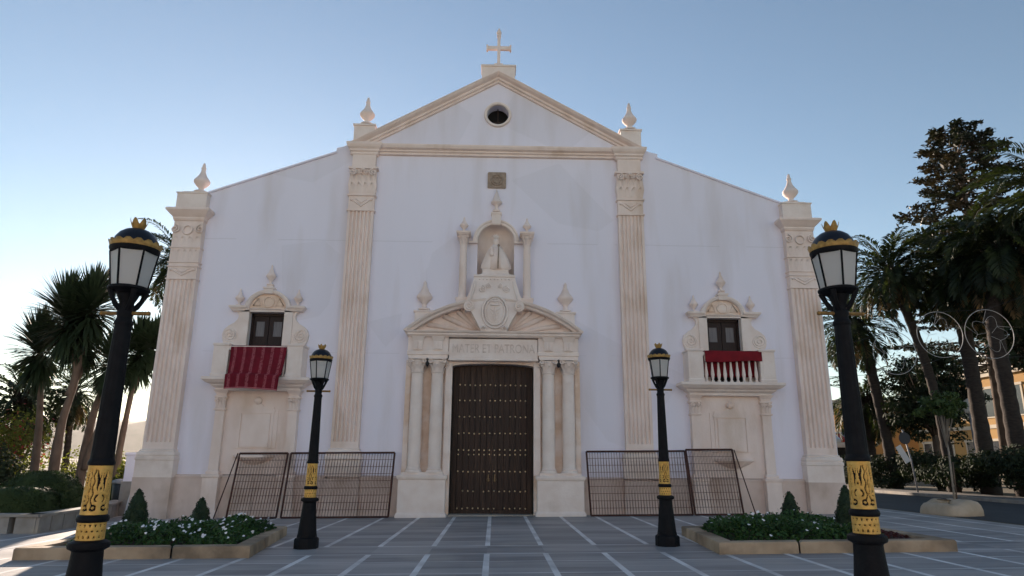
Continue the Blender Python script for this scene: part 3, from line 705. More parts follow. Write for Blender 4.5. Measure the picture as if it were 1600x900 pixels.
# ---- balconies
def balcony(cx):
    b = MB()
    b.stack(cx, 1.30, -.30, [(0, 3.70), (.02, 3.78), (.12, 3.84), (.14, 3.88), (.26, 3.93), (.33, 3.99), (.36, 4.01), (.36, 4.08), (.33, 4.10)], yb=.02)
    root = b.build('balcony', M['stone_pale'], church)
    for s in (-1, 1):
        c = cx + s * 1.15
        b = MB(); b.stack(c, .235, -.62, [(.02, 4.10), (.02, 4.18), (0, 4.20), (0, 5.06), (.03, 5.08), (.03, 5.13), (.0, 5.15)], yb=.02)
        b.box(c - .16, c + .16, -.632, -.6, 4.3, 4.95)
        b.build('pier', M['stone_pale'], root)
    for i in range(9):
        x = cx - .80 + i * .20
        b = MB(); b.lathe(x, -.50, 4.10, [(.055, 0), (.055, .05), (.03, .07), (.045, .14), (.06, .24), (.05, .36), (.032, .52), (.03, .66), (.045, .72), (.05, .80), (.05, .85)], 10)
        b.build('baluster', M['stone_pale'], root)
    b = MB(); b.box(cx - .915, cx + .915, -.60, -.40, 4.94, 5.06); b.build('handrail', M['stone_pale'], root)
    # surround
    b = MB()
    for s in (-1, 1):
        b.box(cx + s * .565, cx + s * .84, -.18, .02, 4.08, 6.30)
        q = [(.83, 4.1), (1.28, 4.1), (1.28, 5.15), (1.36, 5.36), (1.38, 5.52), (1.33, 5.68), (1.20, 5.80), (1.03, 5.90), (.93, 6.02), (.91, 6.14), (.98, 6.26), (1.04, 6.31), (.83, 6.31)]
        b.prism([(cx + s * x, z) for x, z in q], -.13, .02)
        spiral(b, cx + s * 1.13, -.145, 5.48, .17, hand=s, tr=.026); ellring(b, cx + s * 1.13, -.13, 5.48, .20, .20, .025)
    b.stack(cx, .86, -.18, [(0, 6.255), (.0, 6.30), (.04, 6.33), (.06, 6.36)], yb=.02)
    for s in (-1, 1): b.stack(cx + s * .93, .2, -.20, [(0, 6.28), (.03, 6.33), (.09, 6.39), (.09, 6.44), (.04, 6.46)], yb=.02)
    sr = b.build('window_surround', M['stone_pale'], root)
    b = MB(); e = .86
    A = [(cos(PI * i / 24), sin(PI * i / 24)) for i in range(25)]
    b.prism([(cx + .62 * x, 6.36 + .62 * e * z) for x, z in A], -.10, .02)
    ellring(b, cx, -.11, 6.60, .17, .17, .03)
    for s in (-1, 1): b.tube([(cx + s * .24, -.11, 6.47), (cx + s * .5, -.11, 6.47), (cx + s * .34, -.11, 6.72)], .022, 5, closed=True)
    b.build('lunette', M['stone_warm'], sr)
    b = MB()
    b.rings([[(cx + r * x, y, 6.36 + r * e * z) for x, z in A] for r, y in ((.60, 0), (.60, -.18), (.64, -.22), (.70, -.24), (.74, -.22), (.74, .02))], closed=False, cap0=False, cap1=False)
    for s in (-1, 1): b.box(cx + s * .60, cx + s * .74, -.22, .02, 6.30, 6.362)
    b.stack(cx, .13, -.24, [(0, 6.86), (.02, 7.0), (.05, 7.02), (.05, 7.07), (-.03, 7.09), (-.05, 7.16)], yb=.02)
    b.build('arch', M['stone_pale'], sr)
    b = MB(); urn(b, cx, -.12, 7.15, .72, VASE, wide=.95); b.build('finial', M['stone'], sr)
    for s in (-1, 1):
        b = MB(); urn(b, cx + s * .95, -.1, 6.45, .60, VASE, wide=1.05); b.build('finial', M['stone'], sr)
    # glazed door
    b = MB()
    for s in (-1, 1):
        b.box(cx + s * .01, cx + s * .57, .14, .20, 4.0, 5.5); b.box(cx + s * .01, cx + s * .14, .14, .20, 5.5, 6.0); b.box(cx + s * .42, cx + s * .57, .14, .20, 5.5, 6.0); b.box(cx + s * .01, cx + s * .57, .14, .20, 6.0, 6.27)
        b.box(cx + s * .12, cx + s * .46, .125, .15, 4.5, 5.3)
        b.box(cx + s * .575, cx + s * .50, .08, .3, 4.0, 6.27)
    b.box(cx - .57, cx + .57, .08, .3, 6.16, 6.27)
    dr = b.build('balcony_door', M['wood_door'], root)
    for s in (-1, 1):
        b = MB(); b.box(cx + s * .14, cx + s * .42, .17, .19, 5.5, 6.0); b.build('pane', M['curtain'], dr)
    # lower storey under the balcony
    b = MB(); b.box(cx - 1.22, cx + 1.22, -.10, .02, 1.16, 3.72)
    b.box(cx - .66, cx + .66, -.13, -.09, 1.95, 3.16)
    b.prism([(cx - .58, 3.05), (cx - .50, 3.22), (cx - .2, 3.22), (cx - .12, 3.3), (cx + .12, 3.3), (cx + .2, 3.22), (cx + .50, 3.22), (cx + .58, 3.05)], -.16, -.09)
    b.lathe(cx, -.14, 3.40, [(.03, -.12), (.12, -.05), (.13, .04), (.04, .13)], 10)
    b.build('lower_panel', M['stone'], root)
    b = MB(); b.box(cx - .43, cx + .43, -.155, -.12, 1.98, 2.98)
    for xa, xb, za, zb_ in ((-.53, -.47, 1.95, 3.06), (.47, .53, 1.95, 3.06), (-.47, .47, 3.01, 3.06)): b.box(cx + xa, cx + xb, -.165, -.12, za, zb_)
    b.build('blank_tablet', M['stone'], root)
    for s in (-1, 1):
        c = cx + s * 1.13; b = MB()
        b.stack(c, .235, -.36, [(.03, ZB), (.03, .12), (0, .14), (0, 1.06), (.03, 1.08), (.04, 1.15), (0, 1.17)], yb=.02)
        b.stack(c, .15, -.24, [(.04, 1.17), (.05, 1.22), (.02, 1.27), (0, 1.29), (-.01, 3.08), (.03, 3.1), (.03, 3.14), (0, 3.15), (.0, 3.45), (.04, 3.48), (.04, 3.53), (0, 3.55), (.02, 3.62), (.09, 3.72)], yb=.02)
        for i in range(3):
            leaf(b, c - .1 + i * .1, -.24, 3.15, .26, .1, .08)
        for sx_ in (-1, 1): spiral(b, c + sx_ * .12, -.29, 3.40, .07, hand=sx_, tr=.02, n=16)
        b.build('bracket_column', M['stone'], root)
    # shallow wall basin
    b = MB(); b.smooth = True
    b.rings([[(cx + .03 + r * cos(-PI * i / 16), -.10 + .42 * r * sin(-PI * i / 16), z) for i in range(17)] for r, z in ((.1, 1.46), (.25, 1.50), (.45, 1.58), (.58, 1.66), (.64, 1.68), (.64, 1.74), (.56, 1.75), (.1, 1.73))], closed=False, cap0=False, cap1=False)
    b.build('wall_basin', M['stone'], root, sharp=40)
    return root
for c in bal_c: balcony(c)

# low white side wall and hanging pipe at the church corner
o = empty('side_wall', (-11.35, 22.6, gz(-11.35)), 'low white garden wall joining the church corner beside the topiary', 'wall')
b = MB(); b.box(-.42, .46, 0, .28, -.4, 1.86); b.stack(.02, .44, -.02, [(0, 1.86), (.03, 1.87), (.03, 1.93), (0, 1.95)], yb=.3); b.build('wall', M['plaster'], o)
b = MB(); b.box(-.46, .47, -.03, .0, -.4, 1.05); b.build('base_course', M['greystone'], o)
b = MB()
b.rings([[(-.10 + o_, -.14 - d, z), (.12 + o_, -.14 - d, z), (.12 + o_, -.02 - d, z), (-.10 + o_, -.02 - d, z)] for o_, z, d in ((-.06, 0, .18), (-.02, .5, .12), (.03, .95, .03))])
tag(b.build('leaning_board', M['white'], loc=(-11.2, 22.45, gz(-11.2))), 'narrow white board leaning against the low wall by the church corner', 'board')

# ------------------------------------------------------------------ statue in the niche
st = empty('statue', (CX - .0, CY - .08, 7.55), 'pale stone statue of a crowned robed figure standing in the arched niche', 'statue')
b = MB(); b.smooth = False
b.rings([[(x, y, z) for x, y in ((-w_, -d), (w_, -d), (w_, d), (-w_, d))] for w_, d, z in ((.46, .2, 0), (.46, .2, .05), (.40, .18, .07), (.36, .17, .16), (.38, .18, .18), (.38, .18, .22))])
b.build('base', M['stone_pale'], st)
def ell(cx, cy, rx, ry, z, n=20): return [(cx + rx * cos(2 * PI * i / n), cy + ry * sin(2 * PI * i / n), z) for i in range(n)]
b = MB(); b.smooth = True
N_ = 28
def robe(rx, ry, z, amp):
    return [((rx * (1 + amp * cos(9 * 2 * PI * i / N_))) * cos(2 * PI * i / N_), (ry * (1 + amp * cos(9 * 2 * PI * i / N_))) * sin(2 * PI * i / N_), z) for i in range(N_)]
b.rings([robe(.30, .16, .20, .03), robe(.44, .20, .30, .03), robe(.42, .19, .42, .03), robe(.36, .18, .60, .025), robe(.28, .16, .80, .02), robe(.20, .13, .95, .01), robe(.12, .09, 1.04, 0), robe(.055, .05, 1.07, 0), robe(.05, .05, 1.10, 0), robe(.075, .075, 1.14, 0), robe(.085, .085, 1.20, 0), robe(.07, .075, 1.27, 0), robe(.02, .02, 1.31, 0)])
b.build('robed_figure', M['stone_pale'], st)
b = MB(); b.smooth = True
b.rings([ell(.0, -.16, .17, .07, .22), ell(0, -.15, .15, .07, .6), ell(0, -.11, .11, .06, .9), ell(0, -.06, .05, .04, 1.03)])
b.build('gown', M['stone'], st)
b = MB(); b.lathe(0, 0, 1.27, [(.07, 0), (.075, .05), (.10, .11), (.05, .12), (.03, .15)], 12)
for i in range(11):
    a = PI * i / 10; b.tube([(.11 * cos(a), 0, 1.30 + .11 * sin(a)), (.17 * cos(a), 0, 1.30 + .17 * sin(a))], .01, 5)
b.build('crown', M['stone_pale'], st)
b = MB(); b.tube([(.07, -.25, .24), (.08, -.25, .98)], .017, 6); b.lathe(.08, -.25, .95, [(.01, 0), (.035, .03), (.035, .06), (.01, .09)], 8); b.build('sceptre', M['plaque'], st)
b = MB(); b.lathe(-.12, -.2, .66, [(.05, 0), (.07, .06), (.05, .16), (.03, .18), (.045, .22), (.045, .27), (.01, .31)], 10); b.build('infant_figure', M['stone'], st)

st.scale = (1.16, 1.0, 1.05)
# ------------------------------------------------------------------ cloths on the balconies
def cloth(name, m, fn, nu, nv, thick=.012):
    b = MB(); b.smooth = True
    b.rings([[fn(i / nu, j / nv) for i in range(nu + 1)] for j in range(nv + 1)], closed=False, cap0=False, cap1=False)
    o = b.build(name, m)
    uv = o.data.uv_layers.new(name='UVMap'); n = nu + 1
    for lp in o.data.loops: uv.data[lp.index].uv = ((lp.vertex_index % n) / nu, (lp.vertex_index // n) / nv)
    sd_ = o.modifiers.new('solid', 'SOLIDIFY'); sd_.thickness = thick
    return o
YC = CY - .70
def fnL(u, v):
    # v: 0 back over the rail .. 1 bottom hem
    L = v * 1.62
    if L < .22: y = YC + .36 - L; z = 5.075
    else: y = YC + .13 - .02 * sin(PI * min(1, (L - .22) / .2)) ; z = 5.07 - (L - .22)
    dr = max(0, 5.07 - z)
    if z < 4.15: y = min(y, YC - .0) - .04
    y = y - min(.22, dr * .24)
    x = -8.20 + 1.75 * u + (.045 * (1 - u) - .05 * u) * dr + .012 * sin(dr * 3)
    y += .022 * sin(u * 19 + 2.5 * sin(u * 5) + 1.5 * dr) * min(1, dr * 1.4) + .018 * sin(u * 11 + 2) * min(1, dr)
    z += .02 * sin(u * 4) * dr - .015 * (u - .5) * dr
    return (x, y, z)
tag(cloth('hanging_cloth', M['striped'], fnL, 60, 40), 'long striped crimson cloth hanging over the balcony rail beside the yuccas', 'cloth', 'red cloths on the balconies')
def fnR(u, v):
    L = v * 1.42                         # from the inner hem, up, over the rail and down in front
    if L < .80: y = YC + .34 + .02 * sin(u * 15 + L * 4); z = 4.285 + L
    elif L < 1.04: y = YC + .34 - (L - .80); z = 5.085 + .004 * sin(u * 9)
    else:
        h = L - 1.04
        y = YC + .085 - .014 * (1 + sin(u * 17 + 2 * sin(u * 6) + 4 * h)) * min(1, h * 5)
        z = 5.085 - h * (.95 + .05 * sin(u * 6.3) - .10 * u + .02 * sin(u * 29))
    return (6.76 + 1.83 * u, y, z)
tag(cloth('hanging_cloth', M['crimson'], fnR, 60, 40), 'short plain red cloth gathered along the baluster rail of the balcony beside the road', 'cloth', 'red cloths on the balconies')
b = MB(); b.rings([[(7.35 + t * .75, YC + .09 - .006 * i, 4.93 + .10 * t + .02 * sin(t * 5) + (i - .5) * .035 * (1 - abs(2 * t - 1))) for i in (0, 1)] for t in [k / 10 for k in range(11)]], closed=False, cap0=False, cap1=False)
o = b.build('ribbon', M['flower']); md = o.modifiers.new('solid', 'SOLIDIFY'); md.thickness = .006
tag(o, 'thin white ribbon lying across the short red balcony cloth', 'ribbon')

# ------------------------------------------------------------------ street lamps
def gold_band(bm, r0, r1, z0, z1, style, nu=160, nv=84):
    def pat(u, v):
        U = (u * 4) % 1 - .5; s = abs(U)
        def g(d, w_): return d < w_
        if style == 0:
            X, Z = s * .157, v * .42
            if Z < .018 or Z > .405: return True
            if .20 < Z < .385:                                # flame slots beside the stem
                k = (Z - .20) / .185; c_ = .022 + .016 * k + .004 * sin(k * 9); w_ = .0115 * sin(PI * k) ** .6
                if abs(X - c_) < w_: return False
            d = math.hypot(X, Z - .135)
            if .030 < d < .044 and .105 < Z < .172 and X > .012: return False
            if abs(X - (.012 + .004 * sin(Z * 50))) < .0035 and .26 < Z < .36: return False
            if math.hypot(X, (Z - .225) * .6) < .008: return False      # crescents round the bulb
            d = math.hypot(X - .045, Z - .058)
            a_ = math.atan2(Z - .058, X - .045)
            if .012 < d < .029 and not (-.4 < a_ < .9): return False
            if .03 < Z < .39 and abs(X - (.064 + .006 * sin(Z * 62))) < .0055: return False
            return True
        V = v
        if V < .10 or V > .88: return True
        return abs((V - .5) - .26 * sin(U * 4 * PI)) < .21 or abs((V - .5) + .26 * sin(U * 4 * PI)) < .19
    b0 = len(bm.v)
    P = [[pat((i % nu) / nu, j / nv) for i in range(nu)] for j in range(nv + 1)]
    for j in range(nv + 1):
        for i in range(nu):
            a = 2 * PI * i / nu; r = r0 + (r1 - r0) * j / nv + (.012 if P[j][i] else 0)
            bm.v.append((r * cos(a), r * sin(a), z0 + (z1 - z0) * j / nv))
    bm.smooth = True
    for j in range(nv):
        for i in range(nu):
            k = (i + 1) % nu
            c = P[j][i] + P[j][k] + P[j + 1][i] + P[j + 1][k]
            bm.mi = 0 if c >= 2 else 1
            bm.face((b0 + j * nu + i, b0 + j * nu + k, b0 + (j + 1) * nu + k, b0 + (j + 1) * nu + i))
    bm.mi = 0; bm.smooth = False
def make_lamp():
    root = empty('street_lamp', (0, 0, 0), 'x', 'street lamp', 'black and gold street lamps on the plaza')
    b = MB()
    b.lathe(0, 0, -.1, [(.235, 0), (.235, .26), (.225, .29), (.19, .31), (.185, .36)], 8, rot=PI / 8, smooth=False)
    b.lathe(0, 0, 0, [(.18, .255), (.165, .40), (.148, .58), (.132, .74), (.126, .85), (.135, .86), (.165, .875), (.172, .90), (.165, .925), (.135, .94), (.12, .945)], 28)
    b.build('base', M['black'], root, sharp=40)
    b = MB(); gold_band(b, .103, .103, .945, 1.095, 1, nv=24); b.build('ornate_band', [M['gold'], M['black']], root)
    b = MB(); b.lathe(0, 0, 0, [(.11, 1.09), (.128, 1.1), (.134, 1.12), (.128, 1.145), (.112, 1.16)], 28); b.build('collar', M['black'], root)
    b = MB(); gold_band(b, .098, .088, 1.16, 1.585, 0); b.build('ornate_band', [M['gold'], M['black']], root)
    b = MB()
    b.lathe(0, 0, 0, [(.090, 1.58), (.110, 1.59), (.114, 1.61), (.106, 1.63), (.099, 1.65)], 28)
    sec = []
    N = 48
    def ring(r, z, fl): return [((r - fl * (1 if i % 4 == 0 else 0)) * cos(2 * PI * i / N), (r - fl * (1 if i % 4 == 0 else 0)) * sin(2 * PI * i / N), z) for i in range(N)]
    b.smooth = True; b.rings([ring(.099, 1.64, 0), ring(.098, 1.70, .0), ring(.097, 1.72, .008), ring(.076, 2.80, .007), ring(.075, 2.82, 0), ring(.076, 2.9, 0)]); b.smooth = False
    b.lathe(0, 0, 0, [(.076, 2.89), (.084, 2.90), (.084, 2.93), (.07, 2.95), (.066, 2.98), (.074, 3.0), (.074, 3.03), (.064, 3.05), (.066, 3.12), (.085, 3.16), (.10, 3.2), (.06, 3.22)], 24)
    b.build('shaft', M['black'], root, sharp=40)
    b = MB(); b.tube([(-.22, 0, 3.015), (.22, 0, 3.015)], .019, 8)
    for s in (-1, 1): b.lathe(s * .225, 0, 3.015, [(.005, -.022), (.02, -.012), (.02, .012), (.005, .022)], 10)
    b.build('crossbar', M['dark_gold'], root)
    # lantern frame
    b = MB()
    for i in range(4):
        a = i * PI / 2 + PI / 4; ca, sa = cos(a), sin(a)
        b.tube([(.05 * ca, .05 * sa, 3.05), (.095 * ca, .095 * sa, 3.09), (.13 * ca, .13 * sa, 3.15), (.165 * ca, .165 * sa, 3.24)], [.03, .026, .022, .03], 6)
    b.lathe(0, 0, 0, [(.04, 3.19), (.10, 3.205), (.165, 3.23), (.188, 3.245), (.188, 3.265), (.165, 3.275), (.05, 3.275)], 24)
    n6 = 6; r0, r1 = .160, .214; zz0, zz1 = 3.265, 3.63
    for i in range(n6):
        a = 2 * PI * i / n6 + .35; b.tube([(r0 * cos(a), r0 * sin(a), zz0), (r1 * cos(a), r1 * sin(a), zz1)], .011, 6)
    b.lathe(0, 0, 0, [(.20, 3.615), (.214, 3.62), (.226, 3.645), (.228, 3.665), (.2, 3.67)], 24)
    lan = b.build('lantern', M['black'], root, sharp=40)
    for i in range(n6):
        a, c = 2 * PI * i / n6 + .35, 2 * PI * (i + 1) / n6 + .35
        b = MB(); b.poly([(r0 * cos(a), r0 * sin(a), zz0), (r0 * cos(c), r0 * sin(c), zz0), (r1 * cos(c), r1 * sin(c), zz1), (r1 * cos(a), r1 * sin(a), zz1)])
        b.build('pane', M['glass'], lan)
    b = MB(); b.lathe(0, 0, 0, [(.215, 3.66), (.208, 3.72), (.192, 3.77), (.160, 3.82), (.115, 3.855), (.06, 3.875), (.03, 3.88)], 28); b.build('dome', M['dome'], lan)
    b = MB(); N = 48
    def crown(rb, rt, z0, z1, pts, tip):
        lo_ = []; hi_ = []; ou = []
        for i in range(N):
            a = 2 * PI * i / N; ph = (i * pts / N) % 1; pk = abs(sin(PI * ph))
            rr = rt + .010 * pk; h = z1 + tip * pk ** 1.3
            lo_.append((rb * cos(a), rb * sin(a), z0)); ou.append(((rb + rt) / 2 * cos(a), (rb + rt) / 2 * sin(a), (z0 + z1) / 2)); hi_.append((rr * cos(a), rr * sin(a), h))
        b.smooth = True; b.rings([lo_, ou, hi_, [(x * .96, y * .96, z) for x, y, z in hi_], [(x * .93, y * .93, z) for x, y, z in ou], [(x * .93, y * .93, z) for x, y, z in lo_]], cap0=False, cap1=False); b.smooth = False
    crown(.218, .234, 3.648, 3.705, 16, .026)
    b.build('gilded_rim', M['mid_gold'], lan)
    b = MB(); crown(.044, .074, 3.872, 3.918, 6, .062); b.lathe(0, 0, 0, [(.05, 3.865), (.05, 3.88), (.03, 3.884)], 12); b.build('crown', M['mid_gold'], lan)
    return root
lamp = make_lamp()
LL = [(-3.50, 6.45, 'tall near lamp post with gold bands in front of the yuccas', .15), (3.55, 6.45, 'tall near lamp post with gold bands in front of the palms and road', .9),
      (-3.50, 13.85, 'smaller far lamp post standing in front of the striped hanging cloth side fence', .3), (3.50, 13.75, 'smaller far lamp post between the portal and the short red balcony cloth', .75)]
for i, (x, y, lb, rz) in enumerate(LL):
    o = lamp if i == 0 else copy_tree(lamp)
    o.location = (x, y, gz(x)); o['label'] = lb
    o.rotation_euler.z = (0, .03, .0, .02)[i]

# ------------------------------------------------------------------ mesh barriers leaning on the facade
def barrier(x0, x1, yb, yt, h, lab, slant=0.0, prop=None, shift=0.0):
    """leaning welded-mesh panel; bottom at yb, top at yt, bottom edge shifted sideways by slant"""
    xm = (x0 + x1) / 2
    o = empty('mesh_barrier', (xm, yb, gz(xm)), lab, 'barrier', 'mesh barriers leaning on the church wall')
    hw = (x1 - x0) / 2; d = yt - yb; tz = .0135
    def P(u, v, off=0): return ((u * 2 - 1) * hw + slant * (1 - v) * 0 + slant * v, d * v - off, .03 + h * v + tz * ((u * 2 - 1) * hw))
    b = MB(); r = .03
    for a, c in (((0, 0), (1, 0)), ((0, 1), (1, 1)), ((0, 0), (0, 1)), ((1, 0), (1, 1))): b.tube([P(*a), P(*c)], r, 6)
    if prop is not None: pass
    b.build('frame', M['rust'], o)
    b = MB(); nv_ = int(2 * hw / .085)
    for i in range(1, nv_):
        u = i / nv_; b.tube([P(u, 0, .005), P(u, 1, .005)], 0.0070, 3, cap=False)
    for j in range(1, 9):
        v = j / 9; b.tube([P(0, v, -.005), P(1, v, -.005)], .0080, 3, cap=False)
    # second, slanted layer of wire woven through
    for i in range(1, nv_):
        u = i / nv_; u2 = min(1, u + .35 * .085)
        b.tube([P(u, 0, .012), P(u2, 1, .012)], .0055, 3, cap=False)
    b.build('wire_mesh', M['mesh'], o)
    if prop is not None:
        b = MB(); xe = prop * hw; b.tube([(xe + slant + prop * .06, d, .03 + h), (xe + prop * .34, -.08, .02 + tz * xe)], .018, 6); b.build('prop_bar', M['rust'], o)
    return o
barrier(-6.18, -3.02, 21.02, 21.30, 1.86, 'wide rusty mesh panel leaning between the yuccas side balcony and the portal', slant=.06)
barrier(-7.78, -6.32, 21.02, 21.30, 1.86, 'narrow rusty mesh panel with slanted bar under the striped hanging cloth', slant=.10, prop=-1)
barrier(3.02, 6.08, 20.95, 21.28, 1.86, 'wide rusty mesh panel leaning between the portal and the short red cloth balcony', slant=-.06)
barrier(6.16, 7.62, 20.95, 21.28, 1.90, 'narrow rusty mesh panel with slanted bar under the short red cloth balcony', slant=-.10, prop=1)

# ------------------------------------------------------------------ planters
def leaf_quad(b, c, nrm, size, rnd, aspect=.5, fold=False):
    nrm = Vector(nrm)
    if nrm.length < 1e-4: nrm = Vector((0, 0, 1))
    nrm.normalize()
    t = nrm.orthogonal().normalized(); bt = nrm.cross(t)
    a = rnd.uniform(0, 2 * PI); d = t * cos(a) + bt * sin(a); e = nrm.cross(d)
    c = Vector(c); L = size; W = size * aspect
    b.poly([c - d * L * .5, c + e * W * .5, c + d * L * .5, c - e * W * .5])
def jit(rnd, k=1): return Vector((rnd.gauss(0, k), rnd.gauss(0, k), rnd.gauss(0, k)))
def planter(out, lab, bare):
    n = len(out); xm = sum(p[0] for p in out) / n; ym = sum(p[1] for p in out) / n
    o = empty('planter', (xm, ym, gz(xm)), lab, 'planter')
    loc = [(x - xm, y - ym) for x, y in out]
    inn = []
    for i in range(n):
        p, a, c = Vector(loc[i]), Vector(loc[i - 1]), Vector(loc[(i + 1) % n])
        d = ((a - p).normalized() + (c - p).normalized()); ang = (a - p).angle(c - p); d.normalize()
        inn.append(p + d * (.30 / sin(ang / 2)))
    b = MB(); tz = .0135; H = .20
    for i in range(n):
        j = (i + 1) % n; A, B, C, D = Vector(loc[i]), Vector(loc[j]), Vector(inn[j]), Vector(inn[i])
        m = max(1, round((B - A).length / 1.45))
        for k in range(m):
            g = .004
            t0, t1 = k / m + (g if k else 0), (k + 1) / m - (g if k < m - 1 else 0)
            q = [A.lerp(B, t0), A.lerp(B, t1), D.lerp(C, t1), D.lerp(C, t0)]
            ctr = sum(q, Vector((0, 0))) / 4
            b.rings([[(p.x, p.y, -.1 + tz * p.x) for p in q], [(p.x, p.y, H - .025 + tz * p.x) for p in q], [((p + (ctr - p) * .05).x, (p + (ctr - p) * .05).y, H + tz * p.x) for p in q]])
    b.build('kerb', M['kerb'], o)
    b = MB(); b.poly([(p.x, p.y, .15 + tz * p.x) for p in inn]); b.build('soil', M['soil'], o)
    return o
POL = [(-4.12, 12.52), (-4.60, 16.30), (-8.15, 16.4), (-8.16, 12.52)]
POR = [(4.08, 12.42), (8.40, 12.52), (8.40, 15.6), (4.28, 15.6)]
planter(POL, 'stone kerbed flower bed with many white flowers near the hedges', 0)
planter(POR, 'stone kerbed flower bed with few white flowers near the road', 0)
def cover(name, box, dens, hfn, lab, seed, fl, m=M['cover'], size=.085, fm=M['flower']):
    rnd = random.Random(seed); b = MB(); x0, x1, y0, y1 = box
    n = int((x1 - x0) * (y1 - y0) * dens)
    for i in range(n):
        x = rnd.uniform(x0, x1); y = rnd.uniform(y0, y1); h = hfn(x, y)
        if h <= .03: continue
        t = rnd.random() ** .5; z = gz(x) + .15 + h * t
        leaf_quad(b, (x, y, z), Vector((0, -.2, .7)) + jit(rnd, .55), size * rnd.uniform(.7, 1.3), rnd, .55)
    b.mi = 1
    for i in range(fl):
        x = rnd.uniform(x0, x1); y = rnd.uniform(y0, y1); h = hfn(x, y)
        if h <= .08: continue
        z = gz(x) + .15 + h + .02; c = Vector((x, y, z)); nr = (Vector((0, -.6, .8)) + jit(rnd, .25)).normalized()
        tt = nr.orthogonal().normalized(); bt = nr.cross(tt); r = rnd.uniform(.022, .04)
        b.poly([c + (tt * cos(k * PI / 3) + bt * sin(k * PI / 3)) * r * (1 if k % 2 else .75) for k in range(6)])
    return tag(b.build(name, [m, fm]), lab, 'flowers', kind='stuff')
def bumpy(s, cx=0):
    return lambda x, y: .23 + .10 * sin(x * 2.3 + s) * sin(y * 2.1 + s * 2) + .05 * sin(x * 7 + y * 5 + s)
def inside(x, y, x0, x1, y0, y1):
    d = min(x - x0, x1 - x, y - y0, y1 - y); return max(0, min(1, d / .22))
fl_ = bumpy(1); fr_ = bumpy(2.2)
cover('flowers', (-7.5, -4.55, 12.75, 15.95), 900, lambda x, y: (fl_(x, y) + .04) * inside(x, y, -7.45 - .1 * sin(y * 3), -4.55 - .12 * (y - 12.4) / 4 * 1 , 12.78, 15.9), 'low green bedding plants full of small white flowers', 3, 140)
cover('flowers', (4.45, 7.3, 12.7, 15.3), 950, lambda x, y: (fr_(x, y) + .08) * inside(x, y, 4.45 + .1 * sin(y * 3), 7.2 + .2 * sin(y * 4), 12.74, 15.25), 'low green bedding plants with a few white flowers', 5, 32)
cover('flowers', (7.35, 7.95, 12.9, 14.6), 700, lambda x, y: .13 * inside(x, y, 7.3, 7.95, 12.9, 14.6), 'low dark red bedding plants at the end of the flower bed', 6, 0, M['redleaf'], .07)

def leafy_shell(b, cx, cy, z0, fn, count, size, rnd, aspect=.55, depth=.06):
    """leaves scattered over a closed surface fn(u,v)->(point, normal)"""
    for i in range(count):
        p, nr = fn(rnd.random(), rnd.random())
        p = Vector(p) - Vector(nr) * rnd.uniform(0, depth) + jit(rnd, size * .15)
        leaf_quad(b, p, Vector(nr) + jit(rnd, .55), size * rnd.uniform(.7, 1.3), rnd, aspect)
def topiary(x, y, h, r, lab, seed):
    rnd = random.Random(seed)
    o = empty('topiary', (x, y, gz(x) + .13), lab, 'shrub', 'clipped cone shrubs')
    def rad(t): return r * (1 - t) ** .62 * (1 - .25 * (1 - min(1, t / .15)) ** 2) * (1 + .05 * sin(t * 23))
    def fn(u, v):
        t = 1 - math.sqrt(u) if rnd.random() < .6 else u * .98
        a = 2 * PI * v; rr = rad(t) * (1 + .06 * sin(3 * a + t * 9 + seed)); return (rr * cos(a), rr * sin(a), h * t), Vector((cos(a), sin(a), .45))
    b = MB(); leafy_shell(b, 0, 0, 0, fn, 2600, .055, rnd)
    b.lathe(0, 0, 0, [(max(.01, rad(t) * .90), h * t * .98) for t in [k / 10 for k in range(11)]], 12)
    b.build('foliage', M['topiary'], o)
    b = MB(); b.tube([(0, 0, -.1), (0, 0, .2)], .03, 6); b.build('stem', M['bark'], o)
topiary(-6.35, 15.7, .74, .29, 'dark clipped cone shrub among the white flowers', 1)
topiary(-8.35, 16.9, .90, .33, 'rounded clipped cone shrub beside the low wall near the hedges', 2)
topiary(6.55, 15.1, .82, .30, 'dark clipped cone shrub standing behind the few-flowered bed', 3)
topiary(8.15, 15.8, .92, .32, 'clipped cone shrub half hidden by the near lamp post near the road', 4)

# raised stone bed with clipped hedges at the left
o = empty('raised_bed', (-14.5, 19, gz(-14.5)), 'raised garden bed with grey stone slab sides around clipped hedges', 'planter')
b = MB()
path = [(-20, 16.9), (-10.75, 17.15), (-11.0, 20.0), (-12.0, 23.4)]
for (xa, ya), (xb, yb) in zip(path, path[1:]):
    A, B = Vector((xa, ya)), Vector((xb, yb)); m = round((B - A).length / .62); dv = (B - A).normalized(); nv = Vector((-dv.y, dv.x))
    for k in range(m):
        q = [A.lerp(B, k / m + .008), A.lerp(B, (k + 1) / m - .008)]; q += [q[1] + nv * .25, q[0] + nv * .25]
        b.rings([[(p.x + 14.5, p.y - 19, -.2 - .003) for p in q], [(p.x + 14.5, p.y - 19, .42 + .006 * (k % 2)) for p in q]])
b.build('slab_side', M['greystone'], o)
b = MB()
for (xa, ya), (xb, yb) in zip(path, path[1:]):
    A, B = Vector((xa, ya)), Vector((xb, yb)); dv = (B - A).normalized(); nv = Vector((-dv.y, dv.x)); q = [A - nv * .05, B - nv * .05, B + nv * .35, A + nv * .35]
    b.rings([[(p.x + 14.5, p.y - 19, z) for p in q] for z in (.428, .49)])
b.build('coping', M['greystone'], o)
b = MB(); b.poly([(-5.5, -1.9, .35), (3.6, -1.7, .35), (3.4, 1, .35), (2.4, 4.5, .35), (-5.5, 12, .35)]); b.build('soil', M['soil'], o)

